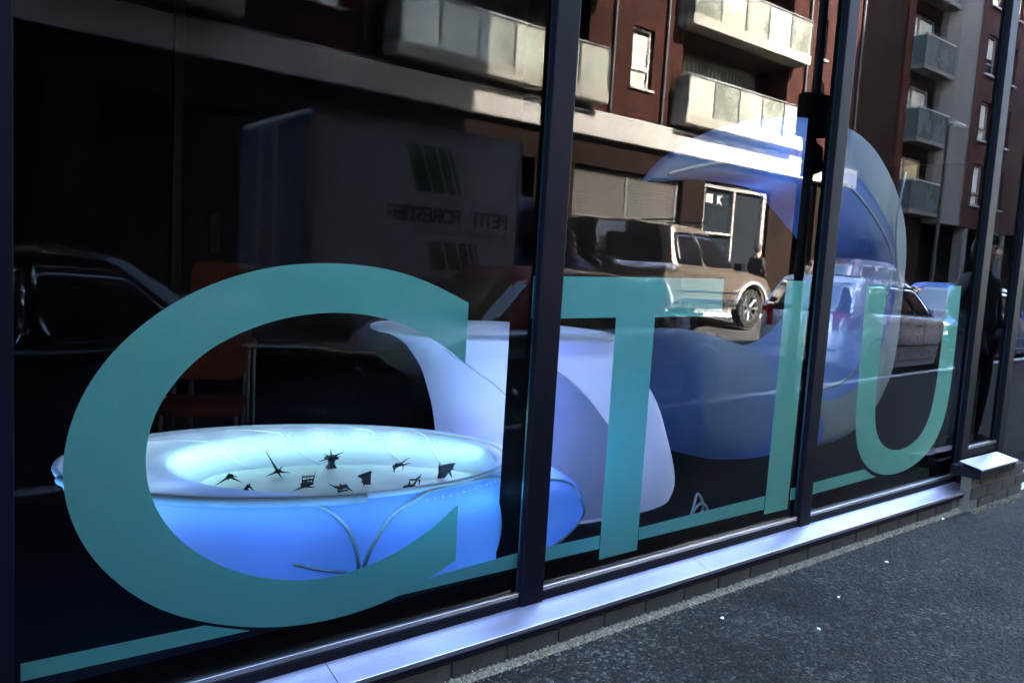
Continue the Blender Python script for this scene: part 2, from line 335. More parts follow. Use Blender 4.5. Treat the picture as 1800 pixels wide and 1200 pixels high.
def text_mesh(name, body, size, mat, parent=None, matrix=None, extrude=0.0008, align='LEFT', shear=0.0, space=1.0, bold=0.0):
    cu = bpy.data.curves.new(name, 'FONT'); cu.body = body; cu.size = size; cu.extrude = extrude; cu.align_x = align; cu.shear = shear
    cu.space_character = space; cu.offset = bold; cu.resolution_u = 4
    tmp = bpy.data.objects.new(name+'_curve', cu); C.objects.link(tmp)
    me = bpy.data.meshes.new_from_object(tmp); bpy.data.objects.remove(tmp); bpy.data.curves.remove(cu)
    bm = bmesh.new(); bm.from_mesh(me); bpy.data.meshes.remove(me); bmesh.ops.remove_doubles(bm, verts=bm.verts, dist=1e-6)
    todo = set(bm.faces); isl = []
    while todo:      # gather loose pieces, then join dots and accents with their letter
        st = [todo.pop()]; comp = []
        while st:
            f = st.pop(); comp.append(f)
            for e in f.edges:
                for g in e.link_faces:
                    if g in todo: todo.remove(g); st.append(g)
        xs_ = [v.co.x for f in comp for v in f.verts]; isl.append([min(xs_), max(xs_), comp])
    isl.sort(key=lambda q: q[0]); groups = []
    for a, b, comp in isl:
        if groups and a < groups[-1][1] - 0.35*min(b-a, groups[-1][1]-groups[-1][0]): groups[-1][1] = max(b, groups[-1][1]); groups[-1][2] += comp
        else: groups.append([a, b, list(comp)])
    for a, b, comp in groups:
        ix = {}; vs = []; fs = []
        for f in comp:
            for v in f.verts:
                if v not in ix: ix[v] = len(vs); vs.append(tuple(matrix @ v.co if matrix is not None else v.co))
            fs.append([ix[v] for v in f.verts])
        m2 = bpy.data.meshes.new(name); m2.from_pydata(vs, [], fs); m2.materials.append(mat)
        o = bpy.data.objects.new(name, m2); C.objects.link(o)
        if parent is not None: o.parent = parent
    bm.free()

# ================================================================== SETTING
def kerbY(x): return 3.06 + (x-6.7)*0.082          # distance of the kerb from the shop window
KA = math.atan(0.082)
ZR0, ZR1 = -0.10, 0.34                              # road rises towards the far side
def road_z(Y): return ZR0 + (min(Y, 9.8)-3.2)*(ZR1-ZR0)/6.6 if Y > 3.2 else ZR0
X0, X1 = -60.0, 140.0
mb = MB(); mb.quad((X0, -kerbY(X0) if kerbY(X0) > 0.3 else -0.3, 0), (X1, -kerbY(X1), 0), (X1, 0.6, 0), (X0, 0.6, 0))
# keep the near sheet split so that the kerb line stays straight
mb = MB(); xs = [-20, 0, 10, 30, 140]
mb.add([(x, -kerbY(x), 0) for x in xs] + [(x, 0.1, 0) for x in xs], [(i, i+1, i+1+len(xs), i+len(xs)) for i in range(len(xs)-1)])
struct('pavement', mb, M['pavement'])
kerb = tag(bpy.data.objects.new('kerb', None), kind='structure'); C.objects.link(kerb)
mb = MB(); L = 0.915
mb.box(-L/2+0.004, L/2-0.004, -0.125, 0.0, -0.16, 0.006); ks = mb.build('kerb_stone', M['kerb'], kerb, bevel=0.012)
x = -4.0; first = True
while x < 30:
    o = ks if first else copy_of(ks, kerb); first = False
    o.location = (x, -kerbY(x), 0); o.rotation_euler = (0, 0, -KA); x += L*cos(KA)
mb = MB(); ys = [-14.0, -9.85, -9.8, -3.2, 1.0]; 
mb.add([(x, -Y, z) for x in (X0, X1) for Y, z in ((-1.0, -0.32), (3.2, -0.1), (9.8, 0.34), (13.6, 0.34))], [(0, 4, 5, 1), (1, 5, 6, 2), (2, 6, 7, 3)])
struct('road', mb, M['road'])
mb = MB(); mb.box(X0, X1, -13.6, -9.95, 0.2, 0.42); struct('far_pavement', mb, M['flag'])
mb = MB(); mb.box(X0, X1, -9.95, -9.80, 0.2, 0.425); struct('far_kerb', mb, M['kerb'])
mb = MB(); mb.quad((-400, -400, -0.5), (400, -400, -0.5), (400, 400, -0.5), (-400, 400, -0.5)); struct('ground', mb, M['flag'])
# metal channel and boards at the entrance to the right of the plinth
mb = MB(); mb.box(5.96, 30, -0.004, 0.04, -0.05, 0.05); struct('threshold', mb, M['alu'])
ent = tag(bpy.data.objects.new('entrance_deck', None), kind='structure'); C.objects.link(ent)
mb = MB(); mb.box(0, 0.085, -0.11, -0.006, -0.02, 0.006); b0 = mb.build('board', M['deck'], ent, bevel=0.004)
for i in range(30):
    o = b0 if i == 0 else copy_of(b0, ent); o.location = (5.93+i*0.092, 0, 0)

# interior room
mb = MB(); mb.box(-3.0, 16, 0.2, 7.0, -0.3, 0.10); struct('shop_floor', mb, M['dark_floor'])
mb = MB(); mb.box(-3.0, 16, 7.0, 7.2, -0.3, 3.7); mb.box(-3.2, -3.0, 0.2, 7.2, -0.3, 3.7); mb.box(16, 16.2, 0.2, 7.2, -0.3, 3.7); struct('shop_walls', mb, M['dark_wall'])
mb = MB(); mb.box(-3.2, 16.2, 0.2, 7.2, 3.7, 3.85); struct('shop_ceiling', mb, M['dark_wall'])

# ================================================================== SHOPFRONT
sf = thing('shopfront', 'dark framed glass shopfront with aluminium sill over a low brick plinth', 'shopfront', (0.2, 0, 0))
def sfp(mb, name, mat, **k):
    o = mb.build(name, mat, None, **k); o.parent = sf; o.matrix_parent_inverse = Matrix.Translation((-0.2, 0, 0)); return o
ZT = 3.55
caps = [(0.17, 0.235), (1.727, 1.826), (3.457, 3.547), (5.225, 5.325), (5.80, 5.89), (7.6, 7.69), (9.6, 9.69), (11.6, 11.69)]
for a, b in caps:
    z0 = 0.128 if b < 5.4 else 0.05
    mb = MB(); mb.box(a, b, -0.030, -0.001, z0, ZT); sfp(mb, 'mullion', M['frame'], bevel=0.003)
    mb = MB(); mb.box(a+0.004, b-0.006, 0.016, 0.13, 0.15, ZT); sfp(mb, 'inner_mullion', M['black_frame'])
for (a0, a), (b, b0) in zip(caps[:-1], caps[1:]):
    low = a < 5.2
    zb = 0.19 if low else (0.345 if a < 5.7 else 0.07)
    mb = MB()   # glass pane: outer face carries the coating
    x0, x1, y0, y1, z0, z1 = a-0.004, b+0.004, 0.0, 0.010, zb-0.01, ZT+0.01
    g = MB(); g.box(x0, x1, y0, y1, z0, z1); o = sfp(g, 'glass_pane', [M['glass'], M['inner_glass'], M['pane_edge']])
    for p in o.data.polygons: p.material_index = 0 if p.normal.y < -0.9 else (1 if p.normal.y > 0.9 else 2)
    mb = MB(); mb.box(a, b, -0.022, -0.001, zb-0.062 if a > 5.2 else 0.128, zb-0.014); sfp(mb, 'bottom_rail', M['black_frame'], bevel=0.002)
    mb = MB(); mb.box(a+0.002, b-0.002, -0.018, -0.0015, zb-0.0135, zb+0.003); sfp(mb, 'glazing_bead', M['bead'], bevel=0.002)
    if low:
        mb = MB(); mb.box(a, b, 0.03, 0.12, 0.11, 0.252); sfp(mb, 'inner_rail', M['black_frame'])
mb = MB(); mb.box(-3.2, 16.2, -0.02, 0.16, ZT, ZT+0.15); sfp(mb, 'head_rail', M['frame'])
# jamb wall left of the glass
mb = MB(); mb.box(-3.2, 0.168, -0.03, 0.2, 0, ZT); sfp(mb, 'jamb_panel', M['black_frame'])
# sloping sill in pressed lengths, open joint between them
def sill(x0, x1, yb, zb, yf, zf, lip, name):
    P = [(yb, zb), (yf, zf), (yf, zf-lip), (yf+0.003, zf-lip), (yf+0.003, zf-0.004), (yb, zb-0.004)]
    m = MB(); m.prism(P, lambda p: (x0, p[0], p[1]), lambda p: (x1, p[0], p[1])); return sfp(m, name, M['alu'], bevel=0.0012)
for a, b in ((-0.35, 1.0 ), (1.002, 2.652), (2.656, 5.19)):
    sill(a, b, -0.0235, 0.146, -0.123, 0.121, 0.016, 'sill')
mb = MB(); mb.box(-3.2, 5.19, -0.118, -0.02, 0.085, 0.110); sfp(mb, 'sill_packer', M['black_frame'])
sill(5.07, 5.62, -0.085, 0.305, -0.215, 0.280, 0.012, 'raised_sill')
mb = MB(); mb.box(5.08, 5.61, -0.205, -0.035, 0.215, 0.272); sfp(mb, 'sill_box', M['black_frame'])
# plinth: mortar core with single bricks set proud of it
mb = MB(); mb.box(-3.2, 5.93, -0.094, 0.19, -0.1, 0.085); mb.box(5.10, 5.93, -0.15, -0.0945, -0.1, 0.214)
core = sfp(mb, 'plinth', M['mortar'])
mb = MB(); mb.box(0, 0.215, -0.010, 0.006, 0, 0.066); br = mb.build('brick', M['plinth'], core, bevel=0.004)
first = True
for row in range(3):
    z = 0.004 + row*0.076
    x = -0.4 + (0.1125 if row % 2 else 0)
    while x < 5.86:
        pier = x >= 5.0
        if (row < 1 or (pier and row < 3)) and not (x < 5.10 and x+0.215 > 5.10):
            o = br if first else copy_of(br, core); first = False
            o.location = (x, (-0.150 if pier else -0.094)+random.uniform(-.0015, .0015), z); o.rotation_euler = (0, 0, random.uniform(-.006, .006))
        x += 0.225
# rough grit fillet along the foot of the plinth
mb = MB()
for i in range(4200):
    x = random.uniform(0.9, 5.9); q = abs(random.gauss(0, 0.018)); y = (-0.103 if x < 5.09 else -0.158) - q
    r = random.uniform(0.0018, 0.0055) * (1.0 if q < 0.03 else 0.7)
    z = max(0.0, 0.016-q*0.55) + random.uniform(-0.001, 0.003)
    vs = [(x+random.uniform(.6, 1.2)*r*a, y+random.uniform(.6, 1.2)*r*b, z+random.uniform(.6, 1.2)*r*c) for a, b, c in ((1,0,0),(-1,0,0),(0,1,0),(0,-1,0),(0,0,1),(0,0,-1))]
    mb.add(vs, [(0,2,4),(2,1,4),(1,3,4),(3,0,4),(2,0,5),(1,2,5),(3,1,5),(0,3,5)])
mb.prism([(-0.094, 0), (-0.128, 0.0), (-0.116, 0.007), (-0.1, 0.016), (-0.094, 0.018)], lambda p: (-0.4, p[0], p[1]), lambda p: (5.95, p[0], p[1]))
tag(mb.build('grit', M['grit'], None), kind='stuff')

# unseen shop-side buildings, roofline shaped to sun only part of the far facade
def block(name, label, cat, parts):
    t = thing(name, label, cat, (parts[0][1], 0, 0))
    for nm, x0, x1, y0, y1, z0, z1, mt in parts:
        m = MB(); m.box(x0, x1, y0, y1, z0, z1); o = m.build(nm, mt, None); o.parent = t; o.matrix_parent_inverse = Matrix.Translation((-parts[0][1], 0, 0))
    return t
block('shop_building', 'unseen low brick building beside the shopfront, height set to let sun through', 'building',
      [('front_wall', 13.0, 30.0, 0.2, 0.5, -0.1, 5.1, M['brick_shop']), ('coping', 13.0, 30.0, 0.15, 0.55, 5.1, 5.25, M['render_grey']),
       ('roof', 13.0, 30.0, 0.56, 12.0, 4.7, 4.9, M['void']), ('rear_wall', 13.0, 30.0, 12.0, 12.3, -0.1, 5.2, M['brick_shop'])])
block('shade_block_left', 'unseen tall block added over the shopfront to shade the left facade opposite', 'building',
      [('front_wall', -30.0, 12.99, 0.2, 0.5, ZT+0.15, 21.0, M['brick_shop']), ('side_wall', 12.69, 12.99, 0.51, 12.0, 3.86, 21.0, M['brick_shop']),
       ('roof', -30.0, 12.68, 0.51, 12.0, 20.5, 20.9, M['void']), ('rear_wall', -30.0, 12.99, 12.01, 12.3, -0.1, 21.0, M['brick_shop'])])
block('shade_block_right', 'unseen tall block added beyond the low building to shade the right facade opposite', 'building',
      [('wall', 30.05, 90.0, 0.2, 12.3, -0.1, 22.0, M['brick_shop']), ('parapet', 30.05, 90.0, 0.2, 0.5, 22.01, 22.8, M['render_grey'])])

# ================================================================== VINYL LETTERS (inner side of the glass)
CO=[(1.466,1.189),(1.378,1.228),(1.294,1.259),(1.206,1.282),(1.113,1.293),(1.01,1.296),(0.918,1.29),(0.846,1.28),(0.795,1.269),(0.706,1.246),(0.622,1.207),(0.569,1.173),(0.517,1.135),(0.467,1.092),(0.418,1.036),(0.381,0.978),(0.353,0.912),(0.337,0.847),(0.332,0.782),(0.336,0.729),(0.346,0.675),(0.367,0.614),(0.397,0.554),(0.442,0.496),(0.492,0.444),(0.539,0.405),(0.581,0.375),(0.669,0.326),(0.798,0.28),(0.908,0.256),(1.026,0.247),(1.146,0.253),(1.244,0.268),(1.319,0.289),(1.387,0.31),(1.469,0.349)]
CI=[(1.467,0.538),(1.422,0.5),(1.355,0.461),(1.267,0.417),(1.161,0.389),(1.06,0.379),(0.976,0.381),(0.89,0.394),(0.776,0.433),(0.687,0.483),(0.602,0.552),(0.549,0.626),(0.52,0.695),(0.509,0.776),(0.515,0.833),(0.529,0.894),(0.552,0.938),(0.575,0.969),(0.612,1.019),(0.653,1.055),(0.71,1.092),(0.799,1.124),(0.868,1.144),(0.947,1.155),(1.024,1.158),(1.116,1.154),(1.2,1.136),(1.29,1.104),(1.37,1.063),(1.425,1.024),(1.466,0.997)]
UO=[(3.945,1.318),(3.948,1.103),(3.953,0.861),(3.955,0.682),(3.968,0.557),(4.0,0.469),(4.065,0.384),(4.17,0.315),(4.33,0.267),(4.485,0.257),(4.698,0.281),(4.869,0.337),(4.985,0.425),(5.05,0.54),(5.07,0.684),(5.072,0.902),(5.067,1.099),(5.058,1.345)]
UI=[(4.886,1.342),(4.882,1.1),(4.877,0.888),(4.868,0.695),(4.832,0.557),(4.745,0.458),(4.601,0.408),(4.434,0.401),(4.303,0.438),(4.217,0.506),(4.171,0.588),(4.157,0.697),(4.153,0.911),(4.152,1.141),(4.151,1.273),(4.151,1.324)]
def smooth_open(pts, it=2):
    pts = list(pts)
    for _ in range(it):
        pts = [pts[0]] + [tuple((a[i]+2*b[i]+c[i])/4 for i in (0, 1)) for a, b, c in zip(pts, pts[1:], pts[2:])] + [pts[-1]]
    return catmull(pts, 4)
YV = 0.0115
def resample(pts, n):
    ds = [0]
    for a, b in zip(pts, pts[1:]): ds.append(ds[-1]+math.dist(a, b))
    out = []; j = 0
    for k in range(n):
        t = ds[-1]*k/(n-1)
        while j < len(ds)-2 and ds[j+1] < t: j += 1
        u = (t-ds[j])/max(1e-9, ds[j+1]-ds[j]); a, b = pts[j], pts[j+1]; out.append((a[0]+(b[0]-a[0])*u, a[1]+(b[1]-a[1])*u))
    return out
def band(name, outer, inner, label, cat='letter', group=None):
    n = 90; A = resample(outer, n); B = resample(list(reversed(inner)), n); m = MB()
    cx = sum(p[0] for p in A)/n; cz = min(p[1] for p in A+B)
    vs = []
    for y in (YV, YV+0.0012):
        vs += [(p[0]-cx, y, p[1]-cz) for p in A] + [(p[0]-cx, y, p[1]-cz) for p in B]
    fs = []; q = 2*n
    for i in range(n-1):
        fs += [(i, i+1, n+i+1, n+i), (q+i, q+n+i, q+n+i+1, q+i+1), (i, q+i, q+i+1, i+1), (n+i, n+i+1, q+n+i+1, q+n+i)]
    fs += [(0, n, q+n, q), (n-1, q+n-1, q+2*n-1, 2*n-1)]
    m.add(vs, fs); o = m.build(name, M['teal'], None, loc=(cx, 0, cz)); return tag(o, label, cat, group)
LG = 'vinyl letters on the shop window'
band('vinyl_letter', smooth_open(CO), smooth_open(CI), 'huge teal frosted letter C filling the left window pane', group=LG)
band('vinyl_letter', smooth_open(UO), smooth_open(UI, 1), 'teal frosted letter U near the right end of the window', group=LG)
def poly(name, pts, label, cat, group):
    cx = sum(p[0] for p in pts)/len(pts); cz = min(p[1] for p in pts); m = MB()
    m.prism(pts, lambda p: (p[0]-cx, YV, p[1]-cz), lambda p: (p[0]-cx, YV+0.0012, p[1]-cz))
    return tag(m.build(name, M['teal'], None, loc=(cx, 0, cz)), label, cat, group)
poly('vinyl_letter', [(1.727,1.284),(2.764,1.310),(2.768,1.156),(2.350,1.148),(2.349,0.222),(2.138,0.222),(2.137,1.145),(1.729,1.139)],
     'teal frosted letter T crossing the first mullion of the window', 'letter', LG)
poly('vinyl_letter', [(3.222,1.316),(3.419,1.321),(3.404,0.231),(3.213,0.233)], 'plain teal frosted letter I against the second mullion', 'letter', LG)
SG = 'teal stripes along the foot of the window'
poly('vinyl_stripe', [(0.252,0.336),(0.668,0.325),(0.70,0.313),(0.79,0.2805),(0.252,0.293)], 'short teal stripe at the bottom left running up to the letter C', 'window stripe', SG)
poly('vinyl_stripe', [(1.392,0.312),(1.725,0.324),(2.134,0.318),(2.134,0.266),(1.725,0.272),(1.26,0.276)], 'teal stripe at the window foot between letters C and T', 'window stripe', SG)
poly('vinyl_stripe', [(2.354,0.312),(3.208,0.322),(3.208,0.257),(2.354,0.262)], 'teal stripe at the window foot between letters T and I', 'window stripe', SG)
poly('vinyl_stripe', [(3.42,0.328),(4.115,0.342),(4.20,0.3),(4.26,0.283),(3.42,0.27)], 'teal stripe at the window foot between letters I and U', 'window stripe', SG)
wl = thing('window_lettering', 'small dark lettering PARK project on the glass right of the letter T', 'lettering', (3.0, 0, 1.1))
def wtext(body, size, xr, z, bold=0.0, sp=1.0):
    mt = Matrix.Translation((xr-3.0, YV, z-1.1)) @ Matrix.Rotation(pi/2, 4, 'X')
    return text_mesh('letter', body, size, M['ink'], wl, mt, 0.0006, 'RIGHT', 0, sp, bold)
wtext('L PARK', 0.076, 3.012, 1.213, 0.0, 1.08); wtext('project', 0.072, 3.015, 1.160, 0.0012, 1.02); wtext('Tomás Llorente', 0.036, 3.01, 1.110)

# ================================================================== WINDOW DISPLAY
# --- boat shaped display table of stretched cloth
TB = (1.30, 0.64, 0.10)
def el(t, cx, cy, a, b, rot, z, dz):
    r = R_(rot); x = a*cos(t); y = b*sin(t); return Vector((cx+x*cos(r)-y*sin(r), cy+x*sin(r)+y*cos(r), z+dz*sin(t)))
def skirt_pt(t, v, off=0.0):
    A = el(t, 1.23, .69, .80, .48, -18, .56, .012); B = el(t, 1.48, .60, .93, .47, -10, .36, 0); D = el(t, 1.5, .60, .62, .30, -10, .102, 0)
    m = .45; p = A*((v-m)*(v-1)/m) + B*(v*(v-1)/(m*(m-1))) + D*(v*(v-m)/(1-m))
    if off: p = p + (Vector((p.x-1.4, p.y-.62, 0))).normalized()*off
    return p
table = thing('display_table', 'low boat shaped display table in white and blue lit stretch cloth', 'display table', TB)
def tp(mb, name, mat, **k):
    mb.v = [(x-TB[0], y-TB[1], z-TB[2]) for x, y, z in mb.v]; return mb.build(name, mat, table, **k)
NT = 96
mb = MB(); secs = [[tuple(skirt_pt(2*pi*i/NT, v/22)) for i in range(NT)] for v in range(23)]; mb.loft(secs, True, False); tp(mb, 'skirt', M['skirt_cloth'], smooth=60)
def dish_pt(t, k):   # k 0..0.3 nearly flat brim, 0.3..1 wall of the recess down to the flat panel
    A = el(t, 1.23, .69, .80, .48, -18, .56, .012); Q = el(t, 1.36, .65, .605, .415, -20, .553, .012); P = el(t, 1.385, .605, .52, .235, -25, .468, 0)
    if k < 0.3:
        p = A.lerp(Q, k/0.3); p.z += 0.006*sin(pi*k/0.3)
    else:
        u = (k-0.3)/0.7; p = Q.lerp(P, u); p.z -= 0.02*sin(pi*u)
    return p
def ring_at(k): return [tuple(dish_pt(2*pi*i/NT, k)) for i in range(NT)]   # concentric rings from the rim to the panel
mb = MB(); mb.loft([ring_at(k/20) for k in range(21)], True, False); tp(mb, 'dish', M['white_cloth'], smooth=60)
mb = MB(); pr = ring_at(0.985); mb.v = [(x, y, 0.4725) for x, y, z in pr] + [(x, y, 0.462) for x, y, z in pr]
mb.f = [tuple(range(NT))] + [(i, NT+i, NT+(i+1) % NT, (i+1) % NT) for i in range(NT)]; tp(mb, 'table_panel', M['panel_white'])
rim_o = [0.013]*NT
mb = MB(); mb.tube([tuple(el(2*pi*i/NT, 1.23, .69, .80, .48, -18, .562, .012)) for i in range(NT)], 0.0115, 8, True); rim = tp(mb, 'rim', M['white_cloth'], smooth=60)
# thicker wrapped tube along the front edge and the stitched seams of the petals
mb = MB(); mb.tube([tuple(skirt_pt(t/100, 0.012, 0.006)) for t in range(345, 492, 3)], 0.017, 8); tp(mb, 'rim_wrap', M['seam'], smooth=60)
def seam(keys, r, n=8):
    pts = catmull(keys, n); m = MB(); m.tube([tuple(skirt_pt(t, max(0, v), 0.004)) for t, v in pts], r, 6); return tp(m, 'seam', M['seam'], smooth=60)
seam([(4.50,0.0),(4.62,0.02),(4.655,0.06),(4.60,0.20),(4.522,0.378),(4.455,0.58),(4.43,0.8)], 0.0075)
seam([(4.43,0.8),(4.472,0.58),(4.588,0.37),(4.80,0.168),(5.10,0.035),(5.32,0.006),(5.55,0.012),(5.66,0.06)], 0.0075)
seam([(5.66,0.06),(5.93,0.25),(5.80,0.43),(5.86,0.65),(5.62,0.815)], 0.006)
seam([(4.256,0.487),(4.322,0.546),(4.405,0.588)], 0.006)
# creases of the dish cloth
for t0, k1 in ((1.95, 0.98), (2.5, 0.95), (0.9, 0.95), (1.3, 0.9)):
    pts = []
    for q in range(12): pts.append(tuple(dish_pt(t0-0.2*q/11, 0.04+(k1-0.04)*q/11)+Vector((0, 0, 0.0015))))
    m = MB(); m.tube(pts, 0.003, 6); tp(m, 'crease', M['crease'], smooth=60)
def led_row(n, f, r=0.0022):
    first = None
    for i in range(n):
        p = f(i/(n-1))
        if first is None:
            m = MB(); m.cyl((0, 0, 0), (0, 0, 1), r, r*1.2, 8, r*0.5); first = m.build('led', M['led'], table); o = first
        else: o = copy_of(first, table)
        o.location = (p.x-TB[0], p.y-TB[1], p.z-TB[2])
led_row(46, lambda u: dish_pt(0.75+u*2.2, 0.36) + Vector((0, 0, 0.003)))
led_row(14, lambda u: skirt_pt(5.02+u*0.55, 0.075-0.03*u, 0.004))
# --- light of the strips and added lamps under the brim
def plight(name, p, col, e, r=0.02):
    l = bpy.data.lights.new(name, 'POINT'); l.energy = e; l.color = col; l.shadow_soft_size = r
    o = bpy.data.objects.new(name, l); C.objects.link(o); o.location = p
BLUE = (0.12, 0.30, 1.0); CYAN = (0.42, 0.88, 1.0)
for t in [0.4+k*0.145 for k in range(19)]: plight('strip_or_fill_lamp', dish_pt(t, 0.62)+Vector((0, 0, 0.065)), CYAN, 0.0030, 0.03)
for k in range(12):      # unseen lamps added under the brim to brighten the cloth
    t = 1.0+k*0.26; p = dish_pt(t, 0.16); p.z -= 0.07; plight('strip_or_fill_lamp', p, (0.62, 0.85, 1.0), 0.0042, 0.03)
for i in range(44):      # strip glued under the rim, washing the outside of the skirt
    t = 3.25+i*0.064; q = skirt_pt(t, .08, .065); plight('strip_or_fill_lamp', q, (0.14, 0.44, 1.0) if t < 4.9 else (0.16, 0.55, 1.0), 0.0023, 0.03)
for t, e in ((3.7, .010), (4.3, .013), (4.9, .013), (5.4, .022), (5.8, .022)):
    q = skirt_pt(t, .12); p = q.lerp(Vector((1.42, .62, q.z)), 0.3); p.z = min(p.z, .455); plight('strip_or_fill_lamp', p, BLUE if t < 5 else (0.14, 0.46, 1.0), e, 0.04)

# --- ten small black printed models on the table
def model(px, py, label, spikes, core, rz=0.0):
    t = MB()
    def spike(a, b, r0, r1=0.0008):
        t.tube([a, tuple((Vector(a)+Vector(b))/2), b], [r0, (r0+r1)*0.45, r1], 5)
    for a, b, r in spikes: spike(a, b, r)
    for q in core:
        if len(q) == 2: t.tube(q[0], q[1], 6)
        else: t.loft(q)
    t.v = [tuple(v) for v in t.v]
    o = t.build('printed_model', M['black_print'], None, smooth=35); o.location = (px, py, 0.4735); o.rotation_euler = (0, 0, rz); o.scale = (.86, .86, .86)
    return tag(o, label, 'model', 'small black printed models on the display table')
def tri_core(h, s, n=5):
    return [[(cos(2*pi*i/n)*s*(1-k)**0.7*(1+0.25*(i % 2)), sin(2*pi*i/n)*s*(1-k)**0.7, 0.004+k*h) for i in range(n)] for k in (0.0, 0.35, 0.7, 0.97)]
# directions: table long axis ~ +x, camera looks from -y
model(0.99, 0.765, 'black arched model with a hooked beak at the left end of the table', [((0.0,0,.03),(-.062,-.01,.001),.006), ((.0,0,.03),(.05,-.015,.001),.0065), ((.0,0,.034),(.035,.0,.024),.006), ((0,0,.03),(.01,.04,.001),.005)],
      [([(-.012,0,.022),(0,0,.036),(.014,0,.034)], [.007,.010,.005])], 0.0)
model(1.0, 0.625, 'small black tent shaped model with an opening near the front rim', [((.01,0,.03),(-.035,-.01,.001),.008), ((.01,0,.03),(.034,-.01,.001),.006), ((.01,0,.03),(.0,.03,.001),.007), ((.012,0,.028),(.016,0,.040),.005)], [tri_core(.026, .017)], 0.2)
model(1.18, 0.79, 'black spiky model with one long thin spine leaning to the left', [((.0,0,.02),(-.055,.01,.118),.0065), ((0,0,.018),(-.055,-.005,.004),.006), ((0,0,.018),(.0,-.05,-.0),.007), ((.0,0,.018),(.06,.0,.006),.006), ((.0,0,.018),(.028,.01,.038),.006), ((0,0,.018),(.0,.04,.002),.005)],
      [([(-.012,0,.016),(0,0,.021),(.016,0,.018)], [.006,.010,.006])], 0.0)
model(1.2, 0.585, 'black crown like model with a ladder of bars and a long tail', [((.0,0,.012),(-.058,-.012,.001),.007), ((.0,0,.012),(.040,-.005,.001),.007), ((-.012,0,.018),(-.016,0,.064),.0045), ((.03,0,.018),(.045,0,.070),.0045), ((.008,0,.018),(.004,0,.056),.003), ((.02,0,.018),(.019,0,.054),.003), ((0,0,.012),(.01,.035,.001),.006)],
      [([(-.02,0,.018),(.0,0,.022),(.034,0,.019)], [.006,.012,.006]), ([(-.014,0,.036),(.036,0,.036)], [.004,.004]), ([(-.016,0,.052),(.040,0,.050)], [.003,.003])], 0.0)
model(1.405, 0.80, 'black star shaped model on a waisted foot at the back of the table', [((0,0,.05),(-.062,0,.038),.006), ((0,0,.052),(.06,0,.07),.006), ((0,0,.05),(-.006,0,.092),.006), ((0,0,.05),(.05,.01,.048),.005), ((0,0,.05),(-.03,.02,.066),.005), ((0,0,.05),(.0,-.04,.052),.005)],
      [[[(x*s, y*s, z) for x, y in ((-1,-.7),(1,-.7),(1,.7),(-1,.7))] for s, z in ((.022,.001),(.020,.006),(.012,.022),(.014,.036),(.03,.046),(.02,.058))]], 0.0)
model(1.29, 0.485, 'black low bridge model with pointed nose at the front rim', [((-.01,0,.02),(-.058,-.0,.044),.006), ((-.01,0,.02),(-.022,-.012,.0),.006), ((.02,0,.024),(.052,-.01,.0),.007), ((.0,0,.03),(-.008,0,.042),.005), ((.02,0,.022),(.016,.03,.0),.006)],
      [([(-.03,0,.028),(0,0,.022),(.022,0,.026),(.032,0,.022)], [.004,.009,.008,.005]), ([(-.014,0,.006),(.034,0,.006)], [.004,.003])], 0.1)
model(1.405, 0.525, 'black block model with a winged top, alone in the table middle', [((0,0,.036),(-.036,0,.044),.009), ((.01,0,.03),(.034,0,.058),.009), ((.012,0,.02),(.032,-.004,.001),.008), ((-.004,0,.02),(-.006,-.01,.0),.007), ((0,0,.03),(.0,.03,.004),.008)],
      [[[(.010,-.008,.004),(.026,-.006,.004),(.022,.010,.004),(.004,.008,.004)],[(-.004,-.010,.022),(.026,-.008,.024),(.024,.012,.022),(-.004,.010,.02)],[(-.026,-.012,.042),(.024,-.010,.050),(.028,.012,.052),(-.022,.010,.044)],[(-.034,-.004,.047),(.030,-.004,.060),(.032,.004,.061),(-.030,.004,.049)]]], 0.0)
model(1.62, 0.635, 'black bird like model with a forked tail towards the right', [((-.02,0,.026),(.05,.0,.062),.007), ((0,0,.03),(.056,.0,.036),.006), ((-.02,0,.03),(-.034,0,.006),.008), ((-.03,0,.024),(-.034,-.01,.0),.006), ((.018,0,.034),(.016,0,.004),.004), ((-.02,0,.03),(-.022,0,.046),.007)],
      [([(-.036,0,.026),(-.018,0,.032),(.012,0,.036)], [.006,.011,.005])], 0.0)
model(1.525, 0.405, 'black open wedge model with see through holes beside the right petal', [((.0,0,.012),(-.058,-.008,.002),.009), ((.02,0,.018),(.058,.0,.064),.006), ((.0,0,.02),(.0,0,.046),.006), ((.048,0,.04),(.046,-.004,.012),.006), ((.0,0,.012),(.046,-.006,.01),.008)],
      [([(-.028,0,.012),(0,0,.014),(.022,0,.014)], [.008,.011,.008]), ([(.0,0,.044),(.03,0,.040),(.052,0,.052)], [.004,.004,.004])], 0.0)
model(1.735, 0.485, 'bulky black model with fins at the right end of the table', [((0,0,.05),(.058,0,.060),.008), ((.01,0,.04),(.056,0,.03),.008), ((-.03,0,.04),(-.034,0,.070),.006), ((-.02,0,.03),(-.042,-.004,.003),.010), ((.02,0,.03),(.02,-.03,.002),.009)],
      [[[(-.036,-.012,.002),(-.008,-.014,.004),(-.006,.012,.004),(-.034,.010,.002)],[(-.030,-.014,.020),(.010,-.014,.024),(.012,.012,.024),(-.028,.012,.02)],[(-.034,-.014,.040),(.030,-.014,.036),(.032,.012,.036),(-.030,.012,.04)],[(-.032,-.010,.056),(.044,-.008,.054),(.044,.008,.054),(-.030,.010,.056)]], ([(-.03,0,.052),(.03,0,.058),(.055,0,.058)], [.006,.006,.003])], 0.0)

